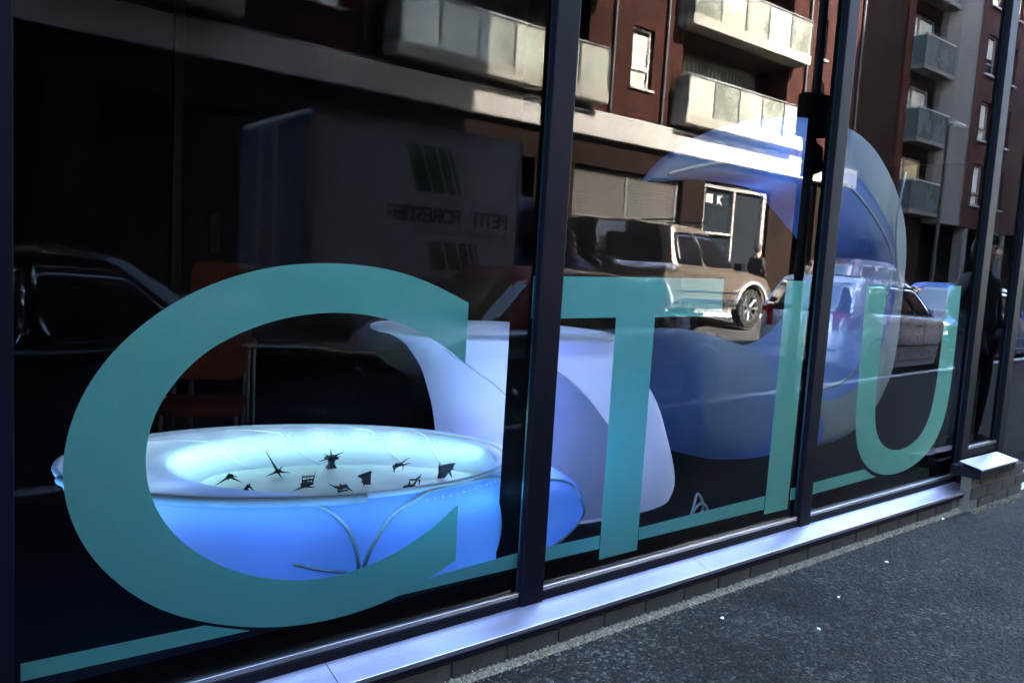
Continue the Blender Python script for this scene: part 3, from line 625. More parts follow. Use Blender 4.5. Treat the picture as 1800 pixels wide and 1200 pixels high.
# --- flared stand in pale cloth behind the table
FS = (2.75, 0.98, 0.10)
stand = thing('cloth_stand', 'tall flared stand covered in pale lilac stretch cloth behind the table', 'display stand', FS)
def fp(mb, name, mat, **k):
    mb.v = [(x-FS[0], y-FS[1], z-FS[2]) for x, y, z in mb.v]; return mb.build(name, mat, stand, **k)
prof = [(0.985,1.80,2.98),(0.965,1.86,3.0),(0.93,1.93,3.05),(0.88,1.98,3.09),(0.80,2.035,3.21),(0.70,2.07,3.31),(0.58,2.10,3.39),(0.43,2.115,3.45),(0.28,2.12,3.50),(0.17,2.13,3.51),(0.105,2.16,3.46)]
def sect(z, x0, x1, n=48):
    cx, a = (x0+x1)/2, (x1-x0)/2; b = 0.36 if z < 0.9 else 0.36+0.1*(z-0.9)/0.085; cy = 1.0 + 0.12*(z-0.5)
    return [(cx+a*math.copysign(abs(cos(2*pi*i/n))**0.8, cos(2*pi*i/n)), cy-0.05*cos(2*pi*i/n)+b*math.copysign(abs(sin(2*pi*i/n))**0.9, sin(2*pi*i/n)), z) for i in range(n)]
pz = [p[0] for p in prof]; P3 = catmull(prof, 3)
mb = MB(); mb.loft([sect(*p) for p in P3], True, False); body = fp(mb, 'cover', M['lav_cloth'], smooth=60)
top = sect(0.985, 1.80, 2.98)
mb = MB(); cx, cy = 2.39, 1.06
mb.loft([[(x, y, z+0.004) for x, y, z in top], [(cx+(x-cx)*.96, cy+(y-cy)*.96, z+0.010) for x, y, z in top], [(cx+(x-cx)*.5, cy+(y-cy)*.5, z+0.0) for x, y, z in top]], True, True); fp(mb, 'top_cover', M['white_cloth'], smooth=50)
mb = MB(); mb.tube([(x, y, z+0.002) for x, y, z in top], 0.011, 8, True); fp(mb, 'edge_roll', M['white_cloth'], smooth=60)
# darker inset front panel with its curved seam: a second layer of cloth stretched over the lower front
def front_y(x, z):
    x0 = slerp([(p[0], p[1]) for p in reversed(prof)], z); x1 = slerp([(p[0], p[2]) for p in reversed(prof)], z)
    a = (x1-x0)/2; c = max(-1, min(1, (x-(x0+x1)/2)/a)); cc = math.copysign(abs(c)**1.25, c); s = math.sqrt(max(0, 1-cc*cc)); return 1.0+0.12*(z-0.5)-0.05*cc-0.36*s**0.9
sk = catmull([(2.40,0.87),(2.54,0.79),(2.70,0.655),(2.86,0.47),(2.97,0.27),(3.0,0.12)], 8)
mb = MB(); mb.tube([(x, front_y(x, z)-0.004, z) for x, z in sk], 0.006, 6); fp(mb, 'seam', M['seam'], smooth=60)
mb = MB(); n = len(sk); rows = []
for x, z in sk: rows.append([(2.36+(x-2.36)*k/8, front_y(2.36+(x-2.36)*k/8, z)-0.003, z) for k in range(9)])
mb.loft(rows, False, False); fp(mb, 'front_panel', fabric('blue_grey_cloth', (0.36, 0.42, 0.56), 0.3), smooth=60)
s2 = catmull([(1.98,0.93),(2.25,0.72),(2.42,0.5),(2.5,0.3)], 8)
mb = MB(); mb.tube([(x, front_y(x, z)-0.002, z) for x, z in s2], 0.003, 6); fp(mb, 'seam', M['seam'], smooth=60)
plight('strip_or_fill_lamp', (2.12, 0.40, 0.66), (0.30, 0.36, 1.0), 0.17, 0.05)  # fill light added in mid-air to turn the stand lavender
for p, e in (((2.75, 1.0, 0.75), .10), ((3.1, 1.0, 0.45), .12), ((2.4, 1.0, 0.5), .06)): plight('strip_or_fill_lamp', p, (0.36, 0.50, 1.0), e*0.72, 0.06)

# --- hooded crescent chair in stretch cloth
HC = (5.0, 1.25, 0.10)
hood = thing('hooded_seat', 'big crescent shaped seat of blue lit cloth with a pointed hood curling left', 'sculptural seat', HC)
def hp(mb, name, mat, **k):
    mb.v = [(x-HC[0], y-HC[1], z-HC[2]) for x, y, z in mb.v]; return mb.build(name, mat, hood, **k)
outer = catmull([(3.80,0.50),(3.95,0.22),(4.4,0.105),(5.0,0.104),(5.55,0.12),(5.95,0.25),(6.18,0.45),(6.30,0.70),(6.34,1.04),(6.345,1.35),(6.34,1.60),(6.30,1.80),(6.20,2.02),(6.02,2.24),(5.75,2.40),(5.4,2.46),(4.96,2.44),(4.45,2.33),(4.05,2.17),(3.75,2.01),(3.59,1.865)], 5)
inner = catmull([(3.78,0.62),(3.80,0.78),(3.86,0.93),(4.02,0.97),(4.35,0.905),(4.75,0.84),(5.05,0.845),(5.36,0.93),(5.62,1.10),(5.76,1.32),(5.81,1.48),(5.74,1.56),(5.50,1.66),(5.26,1.76),(5.04,1.86),(4.86,1.92),(4.53,1.935),(4.07,1.915),(3.80,1.875),(3.68,1.855),(3.585,1.852)], 5)
NS = 72; A = resample(outer, NS); B = resample(inner, NS)
secs = []; crease = []
for i in range(NS):
    u = i/(NS-1); d = 0.52*(1-u)**0.5*(0.75+0.25*min(1, u*6)) if u < 0.5 else 0.52*0.7071*(1-((u-0.5)/0.5)**1.7*0.93)
    a, b = A[i], B[i]; cx, cz = (a[0]+b[0])/2, (a[1]+b[1])/2; hx, hz = (a[0]-b[0])/2, (a[1]-b[1])/2
    ring = []
    for k in range(28):
        t = 2*pi*k/28; c_, s_ = cos(t), sin(t); e = 0.72
        ring.append((cx+hx*math.copysign(abs(c_)**e, c_), 1.25+d*math.copysign(abs(s_)**e, s_), cz+hz*math.copysign(abs(c_)**e, c_)))
    secs.append(ring); crease.append((cx-hx*0.35, 1.25-d*0.965, cz-hz*0.35))
mb = MB(); mb.loft(secs, True, True); hp(mb, 'cover', fabric('hood_stretch_cloth', (0.24, 0.32, 0.44), 0.45), smooth=60)
mb = MB(); bp = []
for i in range(16, 52):
    a, b = A[i], B[i]; cx, cz = (a[0]+b[0])/2, (a[1]+b[1])/2; hx, hz = (a[0]-b[0])/2, (a[1]-b[1])/2; u = i/(NS-1)
    d = 0.52*(1-u)**0.5*(0.75+0.25*min(1, u*6)) if u < 0.5 else 0.52*0.7071*(1-((u-0.5)/0.5)**1.7*0.93); row = []
    for q in range(9):
        t = R_(-93+q*(91-8*abs(sin(i*.5)))/8); c_, s_ = cos(t), sin(t); fold = 0.006+0.010*max(0, sin(i*.42+q*.9))
        sx = math.copysign(abs(c_)**.72, c_); sy = math.copysign(abs(s_)**.72, s_); row.append((cx+hx*sx*1.01+fold*.3, 1.25+d*sy-fold, cz+hz*sx*1.01))
    bp.append(row)
mb.loft(bp, False, False); hp(mb, 'back_panel', fabric('pale_back_cloth', (0.34, 0.42, 0.47), 0.25), smooth=60)
mb = MB(); mb.tube(crease[16:70], 0.012, 6); hp(mb, 'seam', M['seam'], smooth=60)
mb = MB(); mb.tube([(x, 0.86, z) for x, z in catmull([(5.98, 2.16), (5.92, 1.8), (5.98, 1.5), (6.1, 1.3)], 6)], 0.008, 6); hp(mb, 'seam', M['seam'], smooth=60)
# folded gusset on the back of the hood
mb = MB(); mb.loft([[(6.30,1.05,1.66),(6.30,1.40,1.66),(6.31,1.3,1.64)],[(6.40,1.12,1.50),(6.40,1.34,1.50),(6.36,1.25,1.47)],[(6.33,1.05,1.30),(6.33,1.40,1.30),(6.31,1.25,1.28)]]); hp(mb, 'gusset', M['white_cloth'], smooth=60)
for p, e in (((5.95, 1.25, 1.05), .05), ((5.6, 1.25, 2.1), .085), ((4.7, 1.25, 2.15), .085), ((5.55, 1.15, 0.75), .05), ((4.6, 1.2, 0.5), .05), ((5.2, 1.15, 0.45), .04)): plight('strip_or_fill_lamp', p, (0.12, 0.32, 1.0), e, 0.05)

# --- cable coil, orange chairs, post and wall box inside
mb = MB(); mb.tube(catmull([(3.02,.30,.115),(3.06,.30,.20),(3.10,.31,.268),(3.14,.30,.20),(3.11,.31,.13),(3.14,.29,.15),(3.17,.30,.19),(3.14,.32,.21),(3.08,.33,.15),(3.0,.30,.112)], 5), 0.006, 6)
tag(mb.build('cable_coil', M['cable'], None, smooth=60), 'loose coil of pale cable on the floor behind the stripe', 'cable')
def chair(name, label, loc, rz, seat_z, back_h):
    t = thing(name, label, 'chair', loc, rz, 'orange chairs in the dark room')
    def rr(w, d, z0, z1, r=0.07, tilt=0.0):
        out = []
        for z in (z0, z0+0.012, z1-0.012, z1):
            q = 0.97 if z in (z0, z1) else 1.0; ring = []
            for cx, cy, a0 in ((w-r, d-r, 0), (-w+r, d-r, 90), (-w+r, -d+r, 180), (w-r, -d+r, 270)):
                for k in range(5): a = R_(a0+k*22.5); ring.append(((cx+r*cos(a))*q, (cy+r*sin(a))*q, z))
            out.append(ring)
        return out
    m = MB(); m.loft(rr(.21, .21, seat_z-.035, seat_z+.02)); m.build('seat', M['orange_seat'], t, smooth=40)
    m = MB(); m.loft(rr(.20, back_h/2, -.02, .02)); m.v = [(x, .20+z+(y+back_h/2)*0.12, seat_z+.10+y+back_h/2) for x, y, z in m.v]; m.build('backrest', M['orange_seat'], t, smooth=40)
    for sx in (-1, 1):
        m = MB(); m.tube([(sx*.19, .19, 0), (sx*.19, .21, seat_z), (sx*.19, .235, seat_z+.10+back_h*.8)], .011, 8); m.build('leg', M['chair_leg'], t, smooth=60)
        m = MB(); m.tube([(sx*.19, -.19, 0), (sx*.185, -.18, seat_z-.03)], .011, 8); m.build('leg', M['chair_leg'], t, smooth=60)
    return t
chair('chair', 'orange padded chair seen through the opening of the letter C', (1.40, 2.35, .10), R_(-25), .36, .33)
chair('chair', 'high backed orange chair showing just above the letter C', (1.80, 3.25, .10), R_(-15), .60, .42)
t = thing('room_post', 'slim pale post standing in the dark room above the letter C', 'post', (1.84, 4.5, .10))
m = MB(); m.box(-.035, .035, -.035, .035, 0, 3.55); m.build('shaft', M['post_grey'], t, bevel=.004); m = MB(); m.box(-.06, .06, -.06, .06, 0, .012); m.build('foot_plate', M['steel'], t)
t = thing('wall_intercom', 'narrow grey intercom panel with buttons on the far room wall', 'intercom', (2.95, 6.98, 1.25))
m = MB(); m.box(-.055, .055, -.02, 0, 0, .42); m.build('back_box', M['black_plastic'], t, bevel=.006)
for i in range(3): m = MB(); m.cyl((0, -.022, .08+i*.1), (0, 1, 0), .018, .012, 12); m.build('button', M['post_grey'], t)

# --- scraps of litter on the pavement
for i, (x, y, sx, sy, rz, lab) in enumerate([(4.80,-.135,.022,.007,.3,'long white paper scrap lying against the plinth'), (3.78,-.31,.014,.009,.1,'small white scrap in the middle of the pavement'),
        (2.55,-.27,.009,.007,.5,'round white scrap nearest the window foot'), (2.80,-.53,.009,.007,.9,'white scrap closest to the bottom edge of the pavement'), (3.16,-.41,.010,.006,.2,'tiny pale scrap between the other paper bits')]):
    m = MB(); ring = [(sx*cos(2*pi*k/9)*random.uniform(.75, 1.1), sy*sin(2*pi*k/9)*random.uniform(.75, 1.1)) for k in range(9)]
    m.loft([[(a, b, 0.0) for a, b in ring], [(a*1.02, b*1.02, .002+.002*random.random()) for a, b in ring], [(a*.7, b*.7, .004+.002*random.random()) for a, b in ring]])
    o = m.build('paper_scrap', M['litter'], None, smooth=30, loc=(x, y, .003)); o.rotation_euler = (0, 0, rz); tag(o, lab, 'litter', 'scraps on the pavement')

# ================================================================== STREET OPPOSITE THE WINDOW (seen in the glass)
def car(name, label, cat, loc, rz, P, group=None):
    t = thing(name, label, cat, loc, rz, group)
    L, W, H = P['L'], P['W'], P['H']; hw0 = W/2; pm = P['paint']; r = P.get('wr', .31); wx = P['wheels']; zb = P.get('zb', .20)
    belt = P['belt']; ra = r+0.06
    xs = sorted(set([round(L*k/46, 4) for k in range(47)] + [round(q+ra*s, 4) for q in wx for s in (-1.001, -.999, -.97, -.9, -.75, -.5, -.25, 0, .25, .5, .75, .9, .97, .999, 1.001)]))
    xs = [x for x in xs if 0 <= x <= L]
    def half(x):
        u = (x-L/2)/(L/2); return hw0*(1-0.20*abs(u)**5.0)*(1-0.04*u*u)
    secs = []
    for x in xs:
        zt = slerp(belt, x); h = half(x); zl = zb + 0.10*max(0, abs((x-L/2)/(L/2))-0.9)*10*0.6
        za = zl
        for q in wx:
            if abs(x-q) < ra: za = max(za, r+math.sqrt(ra*ra-(x-q)**2))
        za = min(za, zt-0.08); top = zt
        def lev(f): return max(za, zl+(top-zl)*f)
        cr = 0.03
        pts = [(0, zl), (h*.80, zl), (h*.80, max(za, zl)), (h*.965, za), (h*.99, lev(.22)), (h, lev(.48)), (h*.995, lev(.70)), (h*.975, lev(.80)), (h*.985, lev(.86)), (h*.955, lev(.96)), (h*.90, top), (h*.5, top+cr*.75), (0, top+cr)]
        ring = [(x, y, z) for y, z in pts] + [(x, -y, z) for y, z in reversed(pts[1:-1])]
        secs.append(ring)
    # rounded nose and tail
    for side in (0, -1):
        base = secs[side]; x0 = base[0][0]; sgn = -1 if side == 0 else 1; zm = 0.5
        extra = []
        for k, (dx, sc) in enumerate(((.035, .96), (.055, .86))):
            extra.append([(x0+sgn*dx, y*sc, zm+(z-zm)*(sc if z > zm else sc*.98)) for x, y, z in base])
        if side == 0: secs = extra[::-1]+secs
        else: secs = secs+extra
    mb = MB(); mb.loft(secs, True, True); body = mb.build('body', pm, t, smooth=38)
    # sill / lower cladding and crease
    mb = MB()
    for s in (-1, 1):
        a, b = wx[0]+ra+.02, wx[1]-ra-.02
        mb.tube([(a, s*(half(a)*.985+.004), zb+.10), ((a+b)/2, s*(half((a+b)/2)*.99+.004), zb+.10), (b, s*(half(b)*.985+.004), zb+.10)], .014, 6)
    mb.build('sill_strip', P.get('strip', M['grey_frame']), t, smooth=60)
    for s in (-1, 1):
        mb = MB(); a, b = wx[0]+ra+.06, wx[1]-ra-.04; pts = [(a+(b-a)*k/8, s*(half(a+(b-a)*k/8)+.003), zb+(slerp(belt, a+(b-a)*k/8)-zb)*.42) for k in range(9)]
        mb.tube(pts, .012, 6); mb.build('side_moulding', P.get('mould', M['black_plastic']), t, smooth=60)
    # greenhouse: body coloured shell with separate proud panes
    A0, A1, R1, R0 = P['A0'], P['A1'], P['R1'], P['R0']       # windscreen base/top, rear top/base
    hb, hr = hw0*.885, hw0*P.get('rw', .70); zr = H
    def zbelt(x): return slerp(belt, x)
    def side(x, f):   # point on the side of the cabin at height fraction f
        return None
    rows = []
    NX = 26
    for f, k in ((0.0, 0), (.35, 1), (.7, 2), (.9, 3), (1.0, 4)):
        xa = A0+(A1-A0)*f; xr = R0+(R1-R0)*f; row = []
        y = hb+(hr-hb)*(f**1.25)
        for i in range(NX+1):
            u = i/NX; x = xr+(xa-xr)*u; z0 = zbelt(x)-.02; zt = zr-0.035*((u-.45)/.55)**2*1.3 - (0.03 if f == 1 else 0)*0
            z = z0+(zt-z0)*f; yy = y*(1-.10*max(0, abs(u-.5)*2-.82)/.18); row.append((x, yy, z))
        rows.append(row)
    # roof rows inwards
    top = rows[-1]; roof = [top]
    for q, dz in ((.86, .030), (.55, .048), (.0, .056)): roof.append([(x+(-.03 if x > (A1+R1)/2 else .03)*(1-q)*0, y*q, z+dz) for x, y, z in top])
    full = rows+roof[1:]; n = NX+1
    V = [p for rw in full for p in rw] + [(x, -y, z) for rw in full[:-1] for x, y, z in rw]; F = []; nr = len(full)
    def idx(rw, i, s):
        return rw*n+i if s > 0 or rw == nr-1 else nr*n+rw*n+i
    for s in (1, -1):
        for rw in range(nr-1):
            for i in range(NX):
                q = (idx(rw, i, s), idx(rw, i+1, s), idx(rw+1, i+1, s), idx(rw+1, i, s)); F.append(q if s > 0 else q[::-1])
    for i in (0, NX):      # windscreen and rear closing faces
        ringl = [idx(rw, i, 1) for rw in range(nr)]+[idx(rw, i, -1) for rw in range(nr-2, -1, -1)]
        F.append(tuple(ringl))
    rm = P.get('roof', pm)
    mb = MB(); mb.add(V, F); mb.build('roof', rm, t, smooth=40)
    def spt(u, f):      # side surface, u from rear to front along the row at height f
        xa = A0+(A1-A0)*f; xr = R0+(R1-R0)*f; x = xr+(xa-xr)*u; y = hb+(hr-hb)*(f**1.25); zt = zr-0.035*((u-.45)/.55)**2*1.3; z0 = zbelt(x)-.02
        y *= (1-.10*max(0, abs(u-.5)*2-.82)/.18); return x, y, z0+(zt-z0)*f
    for (u0, u1) in P['panes']:
        for s in (1, -1):
            g = []
            for k in range(7):
                f = .09+.77*k/6; a = .02 if k in (0, 6) else 0.006 if k in (1, 5) else 0
                g.append([(lambda q: (q[0], s*(q[1]+.006), q[2]))(spt(u0+a+(u1-u0-2*a)*j/8, f)) for j in range(9)])
            mb = MB(); mb.loft(g, False, False); o = mb.build('side_window', M['car_glass'], t, smooth=60)
            so_ = o.modifiers.new('thick', 'SOLIDIFY'); so_.thickness = .004; so_.offset = -1 if s > 0 else 1
            mb = MB(); edge = g[0]+[q[-1] for q in g[1:]]+list(reversed(g[-1]))[1:]+[q[0] for q in reversed(g[1:-1])]
            mb.tube(edge, .010, 5, True); mb.build('window_seal', P.get('seal', M['black_plastic']), t, smooth=60)
    for nm, u in (('windscreen', 1.0), ('rear_window', 0.0)):
        if nm == 'rear_window' and P.get('norear'): continue
        e = .008 if u else -.008; g = []
        for k in range(6):
            f = .08+.84*k/5; x, y, z = spt(u, f); g.append([(x+e-(.10*(abs(q)**2) if u else -.05*abs(q)**2), y*.93*q, z) for q in (-1, -.6, 0, .6, 1)])
        g = [[(x+(.10 if u else -.05), y, z) for x, y, z in rw] for rw in g]
        mb = MB(); mb.loft(g, False, False); o = mb.build(nm, M['car_glass'], t, smooth=60); so_ = o.modifiers.new('thick', 'SOLIDIFY'); so_.thickness = .006
        x0, _, z0 = g[0][2]; 
        if u: 
            for s in (.35, -.25): mb = MB(); mb.tube([(g[0][2][0]+.02, s, g[0][2][2]+.01), (g[2][2][0]+.012, s+.32, g[2][2][2])], .007, 5); mb.build('wiper', M['black_plastic'], t)
    # wheels
    mb = MB(); mb.box(.25, L-.25, -hw0*.72, hw0*.72, zb+.01, .62); mb.build('underbody', M['black_plastic'], t)
    for q in wx:
        for s in (1, -1):
            wl_ = bpy.data.objects.new('wheel', None); C.objects.link(wl_); wl_.parent = t; wl_.location = (q, s*(hw0-.115), r); wl_.empty_display_size = .1
            mb = MB(); mb.ring((0, 0, 0), (0, 1, 0), r*.66, r, .19); mb.build('tyre', M['tyre'], wl_, smooth=40)
            mb = MB(); mb.ring((0, s*.07, 0), (0, 1, 0), r*.58, r*.67, .05); mb.cyl((0, s*.06, 0), (0, 1, 0), r*.16, .05, 12)
            for k in range(7):
                a = 2*pi*k/7; mb.tube([(cos(a)*r*.12, s*.06, sin(a)*r*.12), (cos(a)*r*.6, s*.075, sin(a)*r*.6)], [.022, .030], 6)
            mb.cyl((0, -s*.02, 0), (0, 1, 0), r*.62, .02, 24); mb.build('rim', M['rim'], wl_, smooth=40)
    # lamps, plates, mirrors, handles, bumper lines
    for s in (1, -1):
        zl = P.get('tl', (slerp(belt, 0.05)-.30, slerp(belt, .05)-.04))
        mb = MB(); hh = half(.06)
        mb.loft([[(-.062, s*hh*.66, zl[0]), (-.062, s*hh*.66, zl[1]), (-.055, s*hh*.80, zl[1]), (-.055, s*hh*.80, zl[0])], [(.02, s*hh*.97, zl[0]), (.02, s*hh*.96, zl[1]), (.03, s*hh*.985, zl[1]), (.03, s*hh*.985, zl[0])], [(.20, s*(half(.2)+.005), zl[0]+.07), (.20, s*(half(.2)+.003), zl[1]-.02), (.21, s*half(.2)*.97, zl[1]-.02), (.21, s*half(.2)*.97, zl[0]+.07)]])
        mb.build('tail_light', M['red_lamp'], t, smooth=30)
        zn = slerp(belt, L-.06); mb = MB(); hh = half(L-.06)
        mb.loft([[(L+.058, s*hh*.45, zn-.19), (L+.050, s*hh*.45, zn-.06), (L, s*hh*.45, zn-.05), (L, s*hh*.45, zn-.19)], [(L+.035, s*hh*.85, zn-.20), (L+.02, s*hh*.85, zn-.04), (L-.06, s*hh*.85, zn-.03), (L-.06, s*hh*.8, zn-.2)], [(L-.20, s*(half(L-.2)+.004), zn-.14), (L-.26, s*(half(L-.26)+.003), zn-.02), (L-.28, s*half(L-.28)*.95, zn-.02), (L-.22, s*half(L-.22)*.95, zn-.14)]])
        mb.build('headlight', M['clear_lamp'], t, smooth=30)
        x, y, z = spt(.985, .06); mb = MB()
        mb.loft([[(x-.02+dx*.12, s*(y+.02+k*.055), z+.06+dz*.075) for dx, dz in ((-.5, -1), (.5, -.8), (.6, .6), (0, 1), (-.6, .8))] for k in (0.2, 1, 2, 2.9, 3.2)]); mb.build('wing_mirror', P.get('mirror', pm), t, smooth=50)
        for xh in P.get('handles', ()):
            zz = slerp(belt, xh)-.14; mb = MB(); mb.tube([(xh-.07, s*(half(xh)+.0), zz), (xh-.06, s*(half(xh)+.022), zz), (xh+.06, s*(half(xh)+.022), zz), (xh+.07, s*half(xh), zz)], .012, 6); mb.build('door_handle', P.get('handle', M['black_plastic']), t, smooth=60)
        for xd in P.get('shuts', ()):
            mb = MB(); mb.tube([(xd, s*(half(xd)*.995+.001), slerp(belt, xd)-.05), (xd, s*(half(xd)+.001), zb+.35), (xd+.02, s*(half(xd)*.99+.001), zb+.14)], .0035, 4); mb.build('door_gap', M['black_plastic'], t)
    mb = MB(); mb.box(-.072, -.056, -.26, .26, .52, .63); mb.build('number_plate', M['plate'], t, bevel=.003)
    mb = MB(); mb.tube([(-.058, -half(0)*.80, .47), (-.066, 0, .47), (-.058, half(0)*.80, .47)], .018, 6); mb.build('bumper_strip', M['black_plastic'], t, smooth=60)
    mb = MB(); mb.box(L+.03, L+.062, -.36, .36, .42, .54); mb.build('grille', M['black_plastic'], t, bevel=.01)
    return t

def place(x, Y): return (x, -Y, road_z(Y))
black = car('parked_car', 'black car with a low roof parked nearest the window on the left', 'car', (-0.85, -(kerbY(-.85)+.98), -.1), -KA,
    dict(L=4.0, W=1.72, H=1.33, paint=M['black_paint'], wheels=(.72, 3.22), belt=[(0,.70),(.3,.80),(1.4,.83),(2.5,.84),(2.9,.82),(3.6,.74),(4.0,.58)], A0=2.62, A1=2.02, R1=.75, R0=.12, rw=.68,
         panes=((.18, .52), (.55, .91)), handles=(1.55,), shuts=(1.35, 2.5), seal=M['chrome']), 'cars parked along the kerb')
conv = car('parked_car', 'silver two door car with a dark red roof parked behind the letter T', 'car', (3.42, -(kerbY(3.42)+.98), -.1), -KA,
    dict(L=4.22, W=1.74, H=1.36, paint=M['silver_paint'], roof=M['red_roof'], wheels=(.75, 3.38), belt=[(0,.74),(.25,.86),(1.2,.88),(2.4,.87),(3.1,.85),(3.75,.78),(4.22,.60)], A0=3.12, A1=2.52, R1=1.15, R0=.55, rw=.70,
         panes=((.30, .90),), handles=(1.7,), shuts=(1.55, 2.9), handle=M['chrome']), 'cars parked along the kerb')
silver = car('parked_car', 'silver five door hatchback parked behind the letters I and U', 'car', (10.62, -(kerbY(10.62)+1.0), -.1), -KA,
    dict(L=4.25, W=1.76, H=1.50, paint=M['silver_paint'], wheels=(.72, 3.35), belt=[(0,.96),(.3,1.02),(1.2,1.0),(2.4,.96),(3.1,.93),(3.8,.84),(4.25,.62)], A0=3.22, A1=2.30, R1=.38, R0=.02, rw=.70, tl=(.74, 1.02),
         panes=((.10, .40), (.43, .66), (.68, .93)), handles=(1.1, 2.05), shuts=(1.35, 2.3, 3.05)), 'cars parked along the kerb')
blue = car('parked_car', 'blue car parked in front of the silver hatchback at the far right', 'car', (15.75, -(kerbY(15.75)+1.0), -.1), -KA,
    dict(L=4.3, W=1.76, H=1.52, paint=M['blue_paint'], wheels=(.74, 3.4), belt=[(0,.92),(.3,.98),(1.2,.98),(2.4,.95),(3.1,.92),(3.8,.82),(4.3,.6)], A0=3.2, A1=2.3, R1=.4, R0=.05,
         panes=((.10, .48), (.52, .93)), handles=(1.1, 2.1), shuts=(1.4, 2.35)), 'cars parked along the kerb')
suv = car('parked_car', 'dark blue car with bright windows parked across the street beyond the silver hatchback', 'car', (17.9, -8.45, road_z(8.4)), R_(-2),
    dict(L=4.6, W=1.82, H=1.66, paint=M['dark_paint'], wheels=(.8, 3.7), belt=[(0,1.0),(.3,1.08),(1.4,1.08),(2.6,1.04),(3.4,1.0),(4.2,.9),(4.6,.68)], A0=3.5, A1=2.55, R1=.55, R0=.05, wr=.34,
         panes=((.08, .36), (.39, .63), (.66, .93)), handles=(1.2, 2.2), shuts=(1.5, 2.5)), 'vehicles parked across the street')
# pickup with a hard canopy
pk = car('pickup_truck', 'beige pickup truck with a dark canopy and roof bars parked across the street', 'pickup', (9.75, -8.78, road_z(8.7)-.0), 0.0,
    dict(L=5.1, W=1.86, H=1.78, paint=M['bronze_paint'], wheels=(1.32, 4.15), belt=[(0,1.06),(.1,1.09),(2.0,1.09),(3.3,1.07),(3.9,1.06),(4.7,.98),(5.1,.78)], A0=3.86, A1=3.10, R1=2.02, R0=1.90, wr=.37, zb=.36, rw=.63,
         panes=((.06, .44), (.47, .92)), handles=(2.35, 3.15), shuts=(1.98, 2.75), strip=M['chrome'], mirror=M['black_plastic'], norear=True), 'vehicles parked across the street')
mb = MB(); cs = []
for x, w_, zt in ((.02, .70, 1.55), (.12, .74, 1.78), (1.0, .76, 1.83), (1.86, .75, 1.82)):
    cs.append([(x, -.84, 1.10), (x, .84, 1.10), (x, .83, 1.16), (x, w_*.97, zt-.06), (x, w_*.8, zt), (x, -w_*.8, zt), (x, -w_*.97, zt-.06), (x, -.83, 1.16)])
mb.loft(cs); cn = mb.build('canopy', M['black_paint'], pk, smooth=40)
mb = MB(); mb.loft([[(.25, .838, 1.2), (1.72, .838, 1.2), (1.72, .80, 1.58), (.32, .79, 1.58)], [(.25, .846, 1.2), (1.72, .846, 1.2), (1.72, .808, 1.58), (.32, .798, 1.58)]]); mb.build('canopy_window', M['car_glass'], cn)
mb = MB(); mb.loft([[(.35+x, .925+.012*sin(x*37)+.006*sin(x*91), .985), (.35+x, .945+.014*sin(x*43+1), 1.04+.008*sin(x*60)), (.35+x, .905+.01*sin(x*51), 1.12), (.35+x, .86, 1.13), (.35+x, .86, .985)] for x in [k*.022 for k in range(72)]]); mb.build('side_cover', M['foil'], pk, smooth=50)
for q in (1.32, 4.15):
    mb = MB(); mb.tube([(q+.49*cos(a), .935, .37+.49*sin(a)) for a in [R_(10+k*10) for k in range(17)]], .035, 8); mb.build('arch_flare', M['silver_paint'], pk, smooth=60)
for z in (.52, .42): mb = MB(); mb.tube([(1.95, 1.0, z), (3.5, 1.0, z)], .022, 8); mb.build('side_step', M['chrome'], pk, smooth=60)
for x in (2.15, 2.95):
    mb = MB(); mb.tube([(x, -.70, 1.83), (x, -.68, 1.90), (x, .68, 1.90), (x, .70, 1.83)], .018, 6); mb.build('roof_bar', M['black_plastic'], pk, smooth=60)
pk.scale = (1.09, 1.05, 1.10)
# box truck
tk = thing('box_truck', 'white refrigerated box truck with green striped logo and blue cab', 'truck', (3.75, -7.35, road_z(7.3)), 0)
mb = MB(); mb.box(0, 2.95, -1.05, 1.05, .88, 2.72); bx = mb.build('cargo_box', M['truck_white'], tk, bevel=.03)
for nm, y0, y1, z0, z1 in (('rail', 1.03, 1.068, .86, .93), ('rail', 1.03, 1.068, 2.66, 2.735), ('rail', -1.068, -1.03, .86, .93)):
    mb = MB(); mb.box(-.01, 2.96, y0, y1, z0, z1); mb.build(nm, M['steel'], bx)
for x in (0.0, 2.91): mb = MB(); mb.box(x-.01, x+.05, 1.02, 1.066, .93, 2.66); mb.build('corner_post', M['steel'], bx)
for x in (.98, 1.96):
    mb = MB(); mb.box(x-.012, x+.012, 1.046, 1.0535, .94, 2.65); mb.build('panel_seam', M['steel'], bx)
for x in (.4, 1.5, 2.6):
    mb = MB(); mb.box(x-.05, x+.05, 1.062, 1.078, .88, .915); mb.build('marker_lamp', M['red_lamp'] if x < 1 else M['clear_lamp'], bx)
# reading side of the truck faces the shop; it is seen reversed in the glass
def side_text(body, size, xr, z, mat, sp=1.0, bold=0.0, shear=0.0):
    mt = Matrix.Translation((xr, 1.056, z)) @ Matrix.Rotation(pi, 4, 'Z') @ Matrix.Rotation(pi/2, 4, 'X'); return text_mesh('letter', body, size, mat, tk, mt, .0015, 'LEFT', shear, sp, bold)
side_text('PETIT', .26, 2.78, 1.585, M['logo_black'], .93, .006); side_text('FORESTIER', .26, 2.04, 1.585, M['logo_black'], .85, .006)
side_text('Refrigerated vehicle rental', .14, 2.78, 1.44, M['logo_green'], .98)
def bars(name, x0, z0, z1, mat, ws, sl):
    x = x0
    for w_ in ws:
        m = MB(); pts = [(x, z0), (x+w_, z0), (x+w_+sl, z1), (x+sl, z1)]; m.prism(pts, lambda p: (p[0], 1.0515, p[1]), lambda p: (p[0], 1.0555, p[1])); m.build(name, mat, tk); x += w_+.035
